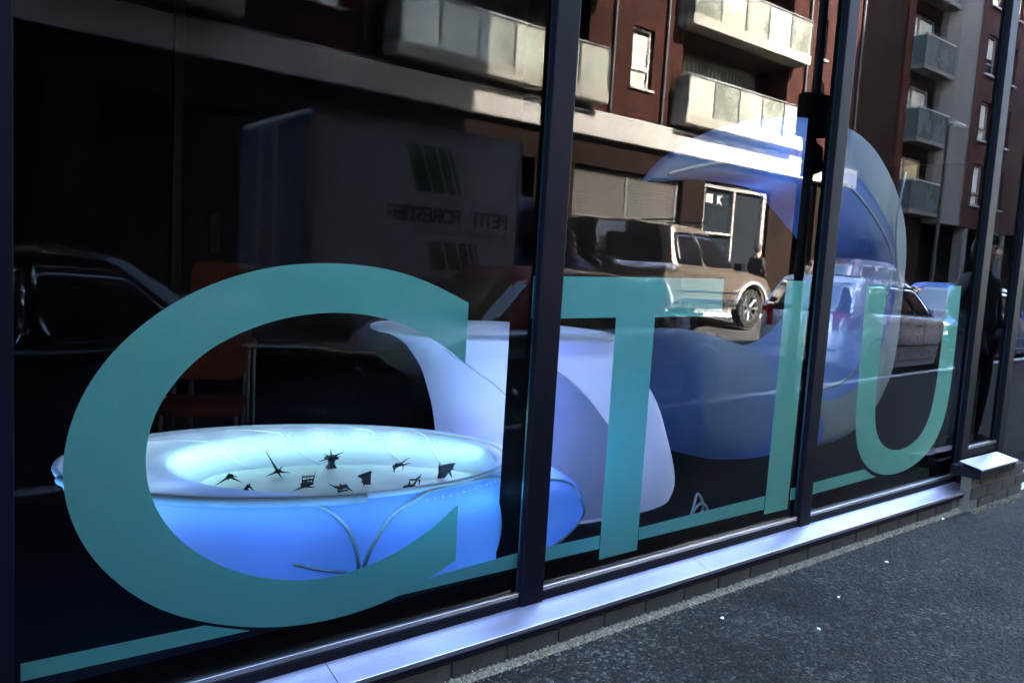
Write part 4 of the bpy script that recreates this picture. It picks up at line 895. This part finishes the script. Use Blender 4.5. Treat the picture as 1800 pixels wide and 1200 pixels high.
bars('logo_bar', 1.38, 1.95, 2.50, M['logo_green'], (.20, .17, .12, .05), -.20)
bars('logo_bar', 1.64, 1.02, 1.36, M['logo_black'], (.21, .18, .12, .05, .03), -.10)
for s in (1, -1):
    mb = MB(); mb.box(-.045, -.004, min(s*.02, s*1.0), max(s*.02, s*1.0), .95, 2.64); dr = mb.build('rear_door', M['truck_rear'], tk, bevel=.008)
    mb = MB(); mb.tube([(-.07, s*.25, 1.0), (-.07, s*.25, 2.6)], .016, 6); mb.build('lock_bar', M['steel'], dr, smooth=60)
cabs = []
for x, hw, zt, zl in ((2.99, .92, 2.02, .42), (3.08, .94, 2.10, .40), (3.45, .95, 2.08, .38), (3.70, .93, 1.94, .38), (4.27, .90, 1.48, .38), (4.38, .88, 1.38, .40), (4.88, .82, 1.18, .42), (5.08, .74, .95, .45)):
    cabs.append([(x, -hw*.92, zl), (x, hw*.92, zl), (x, hw, zl+.35), (x, hw*.985, min(zt-.1, 1.18)), (x, hw*.86, zt-.06), (x, hw*.7, zt), (x, -hw*.7, zt), (x, -hw*.86, zt-.06), (x, -hw*.985, min(zt-.1, 1.18)), (x, -hw, zl+.35)])
mb = MB(); mb.loft(cabs); mb.build('cab', M['truck_blue'], tk, smooth=35)
mb = MB(); mb.loft([[(3.72, -.76, 1.90), (3.72, .76, 1.90), (4.26, .80, 1.46), (4.26, -.80, 1.46)], [(3.735, -.76, 1.935), (3.735, .76, 1.935), (4.285, .80, 1.49), (4.285, -.80, 1.49)]]); mb.build('windscreen', M['car_glass'], tk)
for s in (1, -1):
    mb = MB(); mb.loft([[(3.15, s*.952, 1.22), (4.12, s*.945, 1.22), (3.66, s*.86, 1.86), (3.20, s*.865, 1.90)], [(3.15, s*.964, 1.22), (4.12, s*.957, 1.22), (3.66, s*.872, 1.86), (3.20, s*.877, 1.90)]]); mb.build('side_window', M['car_glass'], tk)
    mb = MB(); mb.tube([(3.70, s*.82, 1.93), (4.0, s*.86, 1.72), (4.27, s*.88, 1.50)], .020, 6); mb.build('screen_pillar', M['chrome'], tk, smooth=60)
    mb = MB(); mb.loft([[(4.20+a*.07, s*(.98+k*.06), 1.46+b*.14) for a, b in ((-1, -1), (1, -1), (1, 1), (-1, 1))] for k in (0, 1, 2.2, 2.5)]); mb.build('wing_mirror', M['black_plastic'], tk, smooth=40)
    mb = MB(); mb.cyl((4.34, s*.955, 1.47), (0, 1, 0), .045, .05, 12); mb.build('indicator', M['amber'], tk)
    mb = MB(); mb.tube([(4.36, s*.82, 1.44), (4.65, s*.80, 1.31), (4.90, s*.76, 1.20)], .016, 6); mb.build('bonnet_trim', M['chrome'], tk, smooth=60)
mb = MB(); mb.box(-.05, 4.6, -.45, .45, .5, .84); mb.build('chassis', M['black_plastic'], tk)
mb = MB(); mb.box(1.5, 2.4, .62, .98, .45, .80); mb.build('side_locker', M['truck_white'], tk, bevel=.02)
for q in (.85, 4.40):
    for s in (1, -1):
        wl_ = bpy.data.objects.new('wheel', None); C.objects.link(wl_); wl_.parent = tk; wl_.location = (q, s*.86, .38)
        mb = MB(); mb.ring((0, 0, 0), (0, 1, 0), .24, .38, .22); mb.build('tyre', M['tyre'], wl_, smooth=40); mb = MB(); mb.cyl((0, s*.05, 0), (0, 1, 0), .25, .06, 20); mb.cyl((0, s*.09, 0), (0, 1, 0), .08, .06, 12); mb.build('rim', M['rim'], wl_, smooth=40)

# ------------------------------------------------------------------ people
def skin_body(name, pts, edges, radii, mat, parent, root=0, sub=2):
    me = bpy.data.meshes.new(name); me.from_pydata(pts, edges, []); o = bpy.data.objects.new(name+'_tmp', me); C.objects.link(o)
    md = o.modifiers.new('skin', 'SKIN'); md.use_smooth_shade = True; md.branch_smoothing = .4
    for i, r in enumerate(radii): me.skin_vertices[0].data[i].radius = r if isinstance(r, tuple) else (r, r)
    for i in range(len(pts)): me.skin_vertices[0].data[i].use_root = (i == root)
    sb = o.modifiers.new('sub', 'SUBSURF'); sb.levels = sub; sb.render_levels = sub
    dg = bpy.context.evaluated_depsgraph_get(); m2 = bpy.data.meshes.new_from_object(o.evaluated_get(dg)); bpy.data.objects.remove(o)
    m2.name = name; m2.materials.clear(); m2.materials.append(mat); m2.shade_smooth()
    r = bpy.data.objects.new(name, m2); C.objects.link(r)
    if parent is not None: r.parent = parent
    return r
def person(name, label, loc, rz):
    # body facing local +y, 1.80 m; left hand in the jacket pocket with the elbow out, right arm hanging
    V = [(0,0,.98),(0,.0,1.16),(0,-.01,1.36),(0,-.01,1.49),(0,.0,1.57),(0,.02,1.66),(0,.025,1.74),
         (.10,0,.92),(.115,.02,.52),(.12,-.02,.10),(.12,.10,.035),(-.10,0,.92),(-.13,.03,.52),(-.15,0,.10),(-.15,.12,.035),
         (.185,-.01,1.43),(.27,-.03,1.17),(.235,.10,.96),(.215,.155,.90),(-.185,-.01,1.43),(-.30,-.06,1.18),(-.24,.10,1.02),(-.185,.15,.985)]
    E = [(0,1),(1,2),(2,3),(3,4),(4,5),(5,6),(0,7),(7,8),(8,9),(9,10),(0,11),(11,12),(12,13),(13,14),(2,15),(15,16),(16,17),(17,18),(2,19),(19,20),(20,21),(21,22)]
    Rr = [(.15,.11),(.14,.10),(.17,.11),(.09,.075),(.055,.055),(.078,.095),(.072,.088),(.092,.09),(.062,.062),(.042,.045),(.04,.035),(.092,.09),(.062,.062),(.042,.045),(.04,.035),(.062,.06),(.046,.046),(.034,.034),(.03,.022),(.062,.06),(.046,.046),(.034,.034),(.03,.022)]
    t = thing(name, label, 'person', loc, rz)
    body = skin_body('body', V, E, Rr, M['skin'], t)
    for hx, hy, hz, s in ((.215,.155,.90,1),):     # hanging hand: five curled fingers
        for k in range(4):
            a = (k-1.5)*.016; skin_body('finger', [(hx+a*.3, hy+a, hz), (hx+a*.3, hy+.012+a, hz-.055), (hx-.012+a*.2, hy+.016+a, hz-.082+.006*abs(k-1)), (hx-.028, hy+.014+a, hz-.088+.006*abs(k-1))], [(0,1),(1,2),(2,3)], [.011,.009,.008,.007], M['skin'], body, 0, 1)
        skin_body('thumb', [(hx-.01, hy+.02, hz+.01), (hx-.03, hy+.05, hz-.02), (hx-.035, hy+.055, hz-.05)], [(0,1),(1,2)], [.012,.010,.008], M['skin'], body, 0, 1)
    mb = MB(); mb.loft([[(w_*cos(2*pi*k/6)*.012, .113+d, 1.645+z) for k in range(6)] if False else [(cos(2*pi*k/8)*w_, .02+sin(2*pi*k/8)*d*.6+d, 1.66+z) for k in range(8)] for w_, d, z in ((.006, .066, .025), (.011, .074, .0), (.017, .078, -.018), (.010, .070, -.027))]); mb.build('nose', M['skin'], body, smooth=60)
    for s in (1, -1):
        mb = MB(); mb.cyl((s*.031, .108, 1.69), (0, 1, 0), .011, .008, 10); mb.build('eye', M['hair'], body)
        mb = MB(); mb.ring((s*.083, .01, 1.665), (1, .2, 0), .008, .030, .016, 12); mb.build('ear', M['skin'], body, smooth=60)
    mb = MB(); mb.tube([(-.024, .106, 1.615), (0, .112, 1.612), (.024, .106, 1.615)], .006, 6); mb.build('mouth', M['skin'], body)
    mb = MB(); mb.loft([[(cos(2*pi*k/20)*w_, -.005+y0+sin(2*pi*k/20)*d, z) for k in range(20)] for z, w_, d, y0 in ((1.60,.060,.055,-.035),(1.66,.088,.085,-.022),(1.72,.090,.100,.0),(1.77,.080,.094,.012),(1.81,.052,.064,.014),(1.822,.018,.022,.014))]); mb.build('hair', M['hair'], t, smooth=60)
    JV = [V[0],V[1],V[2],V[3],V[15],V[16],V[17],V[19],V[20],V[21],(0,0,.86)]
    skin_body('jacket', JV, [(0,1),(1,2),(2,3),(2,4),(4,5),(5,6),(2,7),(7,8),(8,9),(0,10)], [(.185,.145),(.175,.135),(.20,.145),(.085,.08),(.085,.082),(.064,.064),(.052,.052),(.085,.082),(.064,.064),(.052,.052),(.185,.14)], M['jacket'], t)
    skin_body('trousers', [V[0],V[7],V[8],V[9],V[11],V[12],V[13],(.12,-.02,.07),(-.15,0,.07)], [(0,1),(1,2),(2,3),(3,7),(0,4),(4,5),(5,6),(6,8)], [(.16,.125),.112,.084,.070,.112,.084,.070,.075,.075], M['jeans'], t)
    for x, y in ((.12, .0), (-.15, .02)):
        mb = MB(); mb.loft([[(x+cos(2*pi*k/16)*.05*w_, y+.045+sin(2*pi*k/16)*.135*w_, z) for k in range(16)] for z, w_ in ((0, .95), (.02, 1.0), (.05, .95), (.085, .72), (.10, .45))]); mb.build('shoe', M['black_plastic'], t, smooth=50)
    return t
person('person', 'person in dark jacket and jeans standing close to the window, mirrored at its right end', (7.35, -.78, 0), R_(8))
p2 = person('person', 'distant person in dark clothes walking past the pale doorway across the street', (18.85, -10.9, .42), R_(-80))

# ------------------------------------------------------------------ post with box, street lamp
t = thing('signal_post', 'dark kerbside post with two box heads between the letters T and I', 'signal post', (7.80, -2.78, 0))
mb = MB(); mb.tube([(0, 0, 0), (0, 0, 3.2), (0, 0, 5.2)], [.055, .050, .045], 14); mb.build('post', M['black_plastic'], t, smooth=50)
mb = MB(); mb.box(-.17, .13, -.10, .10, 2.84, 3.28); hd = mb.build('signal_head', M['frame'], t, bevel=.012)
for z in (2.95, 3.06, 3.17): mb = MB(); mb.cyl((-.18, 0, z), (1, 0, 0), .045, .05, 16); mb.build('lens', M['car_glass'], hd)
mb = MB(); mb.loft([[(-.05, -.07, 2.42), (.17, -.07, 2.5), (.13, -.07, 2.74), (-.05, -.07, 2.80)], [(-.05, .07, 2.42), (.17, .07, 2.5), (.13, .07, 2.74), (-.05, .07, 2.80)]]); mb.build('lower_box', M['frame'], t, bevel=.01)
mb = MB(); mb.cyl((0, 0, .12), (0, 0, 1), .08, .24, 16); mb.build('base_sleeve', M['black_plastic'], t, smooth=40)
t = thing('street_lamp', 'tall street lamp with a flat head on the far pavement', 'street lamp', (27.95, -10.25, .42))
mb = MB(); mb.tube([(0, 0, 0), (0, 0, 1.2), (0, 0, 1.25), (0, 0, 6.3)], [.09, .09, .06, .045], 12); mb.tube([(0, 0, 6.2), (.15, 0, 6.36), (.5, 0, 6.42)], .035, 8); mb.build('post', M['black_plastic'], t, smooth=50)
mb = MB(); mb.loft([[(.25+x, y*w_, 6.40+z) for y, z in ((-.13, .02), (-.10, .10), (.10, .10), (.13, .02), (.10, -.03), (-.10, -.03))] for x, w_ in ((0, .6), (.2, .95), (.6, 1), (.85, .7))]); h_ = mb.build('lamp_head', M['grey_frame'], t, smooth=40)
mb = MB(); mb.box(.5, .98, -.09, .09, 6.345, 6.372); mb.build('lens', M['clear_lamp'], h_)

# ------------------------------------------------------------------ buildings across the street
def wall_sheet(x0, x1, z0, z1, yf, holes, depth):
    # street side of a wall facing +y with real reveals round each opening
    m = MB(); X = sorted({x0, x1} | {h[0] for h in holes} | {h[1] for h in holes}); Z = sorted({z0, z1} | {h[2] for h in holes} | {h[3] for h in holes})
    for a, b in zip(X, X[1:]):
        for c, d in zip(Z, Z[1:]):
            mx, mz = (a+b)/2, (c+d)/2
            if any(h[0] < mx < h[1] and h[2] < mz < h[3] for h in holes): continue
            m.quad((b, yf, c), (a, yf, c), (a, yf, d), (b, yf, d))
    for h in holes:
        a, b, c, d = h[:4]; dp = h[4] if len(h) > 4 else depth; yb = yf-dp
        m.quad((a, yf, c), (a, yb, c), (a, yb, d), (a, yf, d)); m.quad((b, yb, c), (b, yf, c), (b, yf, d), (b, yb, d))
        m.quad((a, yf, d), (a, yb, d), (b, yb, d), (b, yf, d)); m.quad((a, yb, c), (a, yf, c), (b, yf, c), (b, yb, c))
    return m
class Bld:
    def __init__(s, name, label, x, cat='building'): s.t = thing(name, label, cat, (x, -13.2, .42)); s.o = Vector((x, -13.2, .42))
    def part(s, mb, name, mat, **k):
        mb.v = [(x-s.o.x, y-s.o.y, z-s.o.z) for x, y, z in mb.v]; return mb.build(name, mat, s.t, **k)
    def sub(s, mb, name, mat, par, **k):
        mb.v = [(x-s.o.x, y-s.o.y, z-s.o.z) for x, y, z in mb.v]; return mb.build(name, mat, par, **k)
    def window(s, x0, x1, z0, z1, y, frame, split=(.62,), blind=None, bz=(.0, 1.0), sill=True, mull=None):
        f = .05; m = MB()
        m.box(x0, x0+f, y-.06, y, z0, z1); m.box(x1-f, x1, y-.06, y, z0, z1); m.box(x0+f, x1-f, y-.06, y, z1-f, z1); m.box(x0+f, x1-f, y-.06, y, z0, z0+f)
        for q in split: zz = z0+(z1-z0)*q; m.box(x0+f, x1-f, y-.058, y-.002, zz-.03, zz+.03)
        for q in (mull or ()): xx = x0+(x1-x0)*q; m.box(xx-.035, xx+.035, y-.057, y-.003, z0+f, z1-f)
        w_ = s.part(m, 'window', frame)
        m = MB(); m.box(x0+f, x1-f, y-.036, y-.028, z0+f, z1-f); s.sub(m, 'pane', M['win'] if blind is None else M['window_clear'], w_)
        m = MB(); m.box(x0+.02, x1-.02, y-.50, y-.46, z0, z1); s.sub(m, 'room_back', M['void'], w_)
        if blind is not None:
            m = MB(); n = 18; a, b = x0+f+.005, x1-f-.005; c, d = z0+f+(z1-z0-2*f)*bz[0], z0+f+(z1-z0-2*f)*bz[1]
            m.add([(a+(b-a)*k/n, y-.075-(.012 if k % 2 else 0), z) for z in (c, d) for k in range(n+1)], [(k, k+1, n+2+k, n+1+k) for k in range(n)]); s.sub(m, 'curtain', blind, w_, smooth=80)
        if sill: m = MB(); m.box(x0-.06, x1+.06, y-.02, y+.20, z0-.07, z0-.002); s.sub(m, 'sill', M['concrete'], w_, bevel=.008)
        return w_
    def balcony(s, x0, x1, z0, z1, ztop, yw, yf, glass, rail, npan, slab):
        m = MB(); m.box(x0, x1, yw+.003, yf, z0, z1); b = s.part(m, 'balcony', slab, bevel=.01)
        m = MB(); m.tube([(x0+.03, yw+.05, ztop), (x0+.03, yf-.03, ztop), (x1-.03, yf-.03, ztop), (x1-.03, yw+.05, ztop)], .024, 8); s.sub(m, 'handrail', rail, b, smooth=60)
        pw = (x1-x0-.06)/npan
        for k in range(npan+1):
            xx = x0+.03+pw*k; m = MB(); m.box(xx-.026, xx+.026, yf-.06, yf-.008, z1+.001, ztop-.02); s.sub(m, 'post', M['rail_dark'], b)
            if k < npan: m = MB(); m.box(xx+.03, xx+pw-.03, yf-.038, yf-.026, z1-.02, ztop-.05); s.sub(m, 'glass_panel', glass[(k*3+int(x0)+int(z0)) % 4] if isinstance(glass, list) else glass, b)
        for xx in (x0+.03, x1-.03): m = MB(); m.box(xx-.006, xx+.006, yw+.06, yf-.06, z1-.02, ztop-.05); s.sub(m, 'glass_panel', glass[1] if isinstance(glass, list) else glass, b)
        return b
A = Bld('apartment_building', 'red brick apartment building with pale band and glass balconies facing the window', 10.0)
YA = -13.1
wins = [(15.68, 16.50, 6.18, 7.74), (24.42, 24.98, 6.66, 7.92), (25.9, 26.6, 6.66, 7.92), (15.68, 16.50, 8.85, 10.41), (24.36, 24.90, 8.66, 9.96), (25.9, 26.6, 8.66, 9.96), (6.6, 7.4, 6.18, 7.74), (6.6, 7.4, 8.85, 10.41)]
bals = [(8.3, 14.35), (17.35, 23.1), (-1.2, 5.2)]; lev = [(5.42, 5.70), (8.05, 8.34)]
holes = [(a, b, c, d, .22) for a, b, c, d in wins]
for a, b in bals:
    for c, d in lev: holes.append((a+.35, b-.25, d, d+2.30, 1.25))
A.part(wall_sheet(-14, 27.30, 5.31, 11.6, YA, holes, .2), 'wall', M['brick_red'])
m = MB(); m.box(-14, 27.30, -13.4, -12.9, 4.66, 5.305); A.part(m, 'band_course', M['concrete'], bevel=.01)
for k in range(15): x = -13.5+k*2.85; m = MB(); m.box(x, x+.014, -12.9005, -12.898, 4.665, 5.30); A.part(m, 'band_joint', M['grey_frame'])
m = MB(); m.box(-14, 27.32, -13.5, -12.98, 11.6, 11.9); A.part(m, 'coping', M['concrete'])
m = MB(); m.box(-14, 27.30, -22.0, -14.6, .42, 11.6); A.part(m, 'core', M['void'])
m = MB(); m.quad((27.30, -13.1, 5.31), (27.30, -22, 5.31), (27.30, -22, 11.6), (27.30, -13.1, 11.6)); A.part(m, 'gable', M['brick_red'])
cur = [M['blind'], M['blind'], None, M['blind'], None, None, None, None]
for (a, b, c, d), q in zip(wins, cur): A.window(a, b, c, d, YA-.12, M['white_frame'] if a > 15 and a < 17 else M['grey_frame'], (.34,) if a < 17 else (.3,), q, (.0, .96))
for bi, (a, b) in enumerate(bals):
    for li, (c, d) in enumerate(lev):
        A.balcony(a, b, c, d, d+1.03, YA, -12.5, M['bal_glass'], M['steel'], 5 if bi == 1 else 6, M['slab'])
        m = MB(); m.quad((b-.25, YA-1.25, d), (a+.35, YA-1.25, d), (a+.35, YA-1.25, d+2.3), (b-.25, YA-1.25, d+2.3)); A.part(m, 'recess_wall', M['render_grey'])
        x0 = a+.7
        for k, wd in enumerate((1.9, 1.75)):
            A.window(x0, x0+wd, d+.03, d+2.12, YA-1.17, M['grey_frame'], (), M['blind'] if (bi == 1 or k == 0) else None, (0, .98), False, (.5,)); x0 += wd+.28
for x in (7.85, 14.95, 16.95, 23.75, 27.0):
    m = MB(); m.tube([(x, YA+.07, 5.32), (x, YA+.07, 11.5)], .045, 8)
    for z in (6.2, 8.0, 9.8): m.box(x-.07, x+.07, YA+.003, YA+.05, z, z+.05)
    A.part(m, 'drainpipe', M['rail_dark'])
for i, (x, z, lab) in enumerate([(17.75, 5.70, 'dark leafy pot plant at the left end of the lower balcony'), (22.6, 8.34, 'leafy pot plant at the right end of the upper balcony')]):
    t = thing('pot_plant', lab, 'plant', (x, -12.85, z), 0, 'plants on the balconies')
    m = MB(); m.cyl((0, 0, .15), (0, 0, 1), .13, .30, 14, .17); m.build('pot', M['render_grey'], t, smooth=40)
    m = MB()
    for k in range(70):
        a = random.uniform(0, 2*pi); e = random.uniform(.1, 1.4); r = random.uniform(.15, .48); c = Vector((cos(a)*cos(e)*r, sin(a)*cos(e)*r*.7, .38+sin(e)*r*1.3)); u = Vector((cos(a), sin(a), .3))*.07; v_ = Vector((-sin(a), cos(a), random.uniform(-.5, .5)))*.03
        m.add([c-u, c+v_, c+u, c-v_+Vector((0, 0, .01))], [(0, 1, 2, 3)])
    tag(m.build('leaves', M['leaf'], t), kind='stuff')
for x, z, rz, lab in ((19.9, 5.70, .4, 'dark folding chair on the lower balcony'), (11.0, 5.70, -.5, 'dark folding chair on the left balcony')):
    t = thing('folding_chair', lab, 'chair', (x, -13.0, z), rz, 'folding chairs on the balconies')
    m = MB(); m.box(-.2, .2, -.2, .2, .43, .46); m.build('seat', M['black_plastic'], t); m = MB(); m.box(-.2, .2, -.22, -.19, .55, .92); m.build('backrest', M['black_plastic'], t)
    for sx in (-.19, .19):
        m = MB(); m.tube([(sx, -.24, .92), (sx, .2, 0)], .014, 6); m.build('leg', M['steel'], t); m = MB(); m.tube([(sx, .18, .45), (sx, -.22, 0)], .014, 6); m.build('leg', M['steel'], t)
# ground floor: piers, shutter, pale doorway, dark openings
gh = [(13.9, 18.15, .42, 3.95, .30), (19.15, 22.45, .42, 4.10, .35), (23.9, 25.12, .42, 4.58, .9), (3.0, 12.6, .42, 3.9, 1.4), (-9.0, 2.2, .42, 3.9, 1.4)]
A.part(wall_sheet(-14, 27.30, .42, 4.655, YA, gh, .3), 'ground_floor_wall', M['brick_dark'])
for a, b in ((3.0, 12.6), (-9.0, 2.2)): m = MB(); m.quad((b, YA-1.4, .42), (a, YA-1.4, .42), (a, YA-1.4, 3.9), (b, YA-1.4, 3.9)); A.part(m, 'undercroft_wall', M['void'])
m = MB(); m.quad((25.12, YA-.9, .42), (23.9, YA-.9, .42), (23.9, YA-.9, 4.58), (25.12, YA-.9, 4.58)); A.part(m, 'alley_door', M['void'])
sh = MB(); sh.box(13.95, 18.10, YA-.24, YA-.20, .45, .52); shut = A.part(sh, 'roller_shutter', M['shutter'])
m = MB(); m.loft([[(x, YA-.215+.028*(k % 2)-.01*(k % 4 == 3), .52+k*.0425) for k in range(81)] for x in (13.95, 18.10)], False, False); tag(A.sub(m, 'slats', M['shutter'], shut, smooth=30), kind='stuff')
for x in (13.93, 16.0, 18.06): m = MB(); m.box(x-.04, x+.05, YA-.198, YA-.16, .42, 3.94); A.sub(m, 'guide_rail', M['steel'], shut)
dw = MB()
for x0, x1, z0, z1 in ((19.16, 19.34, .42, 4.09), (22.26, 22.44, .42, 4.09), (19.34, 22.26, 3.93, 4.09), (20.72, 20.82, .42, 3.93), (19.34, 20.72, 2.55, 2.63)): dw.box(x0, x1, YA-.30, YA-.12, z0, z1)
door = A.part(dw, 'doorway', M['door_frame'], bevel=.008)
m = MB(); m.box(19.35, 22.25, YA-.26, YA-.25, .43, 3.92); A.sub(m, 'glazing', M['win'], door)
m = MB(); m.box(19.55, 19.85, YA-.249, YA-.24, 3.5, 3.75); A.sub(m, 'white_notice', M['blind'], door)
kt = text_mesh('letter', 'K', .42, M['blind'], door, Matrix.Translation((20.05-10, YA-.246+13.2, 3.47-.42)) @ Matrix.Rotation(pi/2, 4, 'X'), .003)
m = MB(); m.box(19.42, 19.52, YA-.249, YA-.235, .6, 2.5); A.sub(m, 'pull_bar', M['chrome'], door)
# second building: dark brick, juliet balconies, rendered bay, brick again
B = Bld('corner_apartments', 'dark brick apartment block with stacked small balconies and a grey rendered bay', 31.0)
YB = -13.2
bh = []
jz = [4.30, 6.98, 9.66, 12.34, 15.0]
for z in jz: bh.append((30.95, 33.0, z+.02, z+2.12, .35))
B.part(wall_sheet(27.32, 33.15, .42, 19.0, YB, bh+[(28.4, 30.3, .42, 3.0, .6)], .3), 'wall', M['brick_dark'])
m = MB(); m.box(30.25, 30.78, YB+.002, YB+.10, .42, 19.0); B.part(m, 'sunlit_edge_strip', M['brick_red'])  # redder strip, its colour stands in for sun on the wall edge
m = MB(); m.quad((30.3, YB-.6, .42), (28.4, YB-.6, .42), (28.4, YB-.6, 3.0), (30.3, YB-.6, 3.0)); B.part(m, 'entrance_recess', M['void'])
for i, z in enumerate(jz):
    B.balcony(30.75, 33.3, z-.16, z, z+1.12, YB, YB+.62, M['bal_glass_dark'], M['steel'], 2, M['render_grey'])
    B.window(30.98, 32.97, z+.04, z+2.10, YB-.2, M['grey_frame'], (), M['blind_warm'] if i == 0 else M['blind'], (.58 if i == 0 else .0, .98), False, (.36,))
m = MB(); secs_ = []
for z in (3.95, 19.0): secs_.append([(33.15, YB-.2, z), (33.15, YB+.25, z), (33.5, YB+.62, z), (34.9, YB+.72, z), (35.15, YB+.60, z), (35.15, YB-.2, z)])
m.loft(secs_); B.part(m, 'rendered_bay', M['render_grey'])
wz = [(4.95, 6.65), (7.65, 9.25), (10.35, 11.95), (13.1, 14.6), (15.8, 17.3)]
wh = []
for c, d in wz:
    for a in (36.2, 38.4, 41.5, 44.8, 48.0, 52.0, 56.0, 61.0): wh.append((a, a+1.0, c, d))
B.part(wall_sheet(35.15, 92.0, 3.95, 19.0, YB+.55, [(*q, .2) for q in wh], .2), 'brick_wing', M['brick_red'])
for i, (a, b, c, d) in enumerate(wh):
    if a < 49: B.window(a, b, c, d, YB+.43, M['grey_frame'], (.3,), [M['blind'], None, M['blind_warm'], None, M['blind']][(i*3+i//8) % 5] if a < 46 else None, (.45 if i % 3 == 1 else 0, .97))
    else: m = MB(); m.quad((b, YB+.40, c), (a, YB+.40, c), (a, YB+.40, d), (b, YB+.40, d)); B.part(m, 'far_window', M['win'])
m = MB(); m.quad((92, YB+.55, 3.95), (92, YB-1.5, 3.95), (35.15, YB-1.5, 3.95), (35.15, YB+.55, 3.95)); B.part(m, 'soffit', M['void'])
m = MB(); m.box(33.2, 92, YB-1.6, YB-1.4, .42, 3.95); B.part(m, 'ground_floor_wall', M['void'])
for x in (36, 40, 44, 48, 54, 60): m = MB(); m.box(x, x+.4, YB+.1, YB+.5, .42, 3.945); B.part(m, 'column', M['render_grey'])
for x0, x1 in ((33.75, 34.15), (34.3, 34.95)): B.window(x0, x1, 2.55, 3.5, YB-1.35, M['grey_frame'], (), M['blind_warm'], (0, 1), False)
m = MB(); m.box(27.32, 92, -22, YB-2.2, .42, 19.0); B.part(m, 'core', M['void'])
m = MB(); m.box(27.30, 35.16, YB-.3, YB+.12, 19.0, 19.3); B.part(m, 'coping', M['concrete'])
rl = thing('pavement_railing', 'thin metal railing on the far pavement in front of the dark block', 'railing', (33.0, -11.2, .42))
for x in (-3.5, -1.75, 0, 1.75, 3.5): m = MB(); m.tube([(x, 0, 0), (x, 0, 1.05)], .022, 8); m.build('post', M['steel'], rl, smooth=60)
for z in (.55, 1.05): m = MB(); m.tube([(-3.5, 0, z), (3.5, 0, z)], .02, 8); m.build('rail', M['steel'], rl, smooth=60)
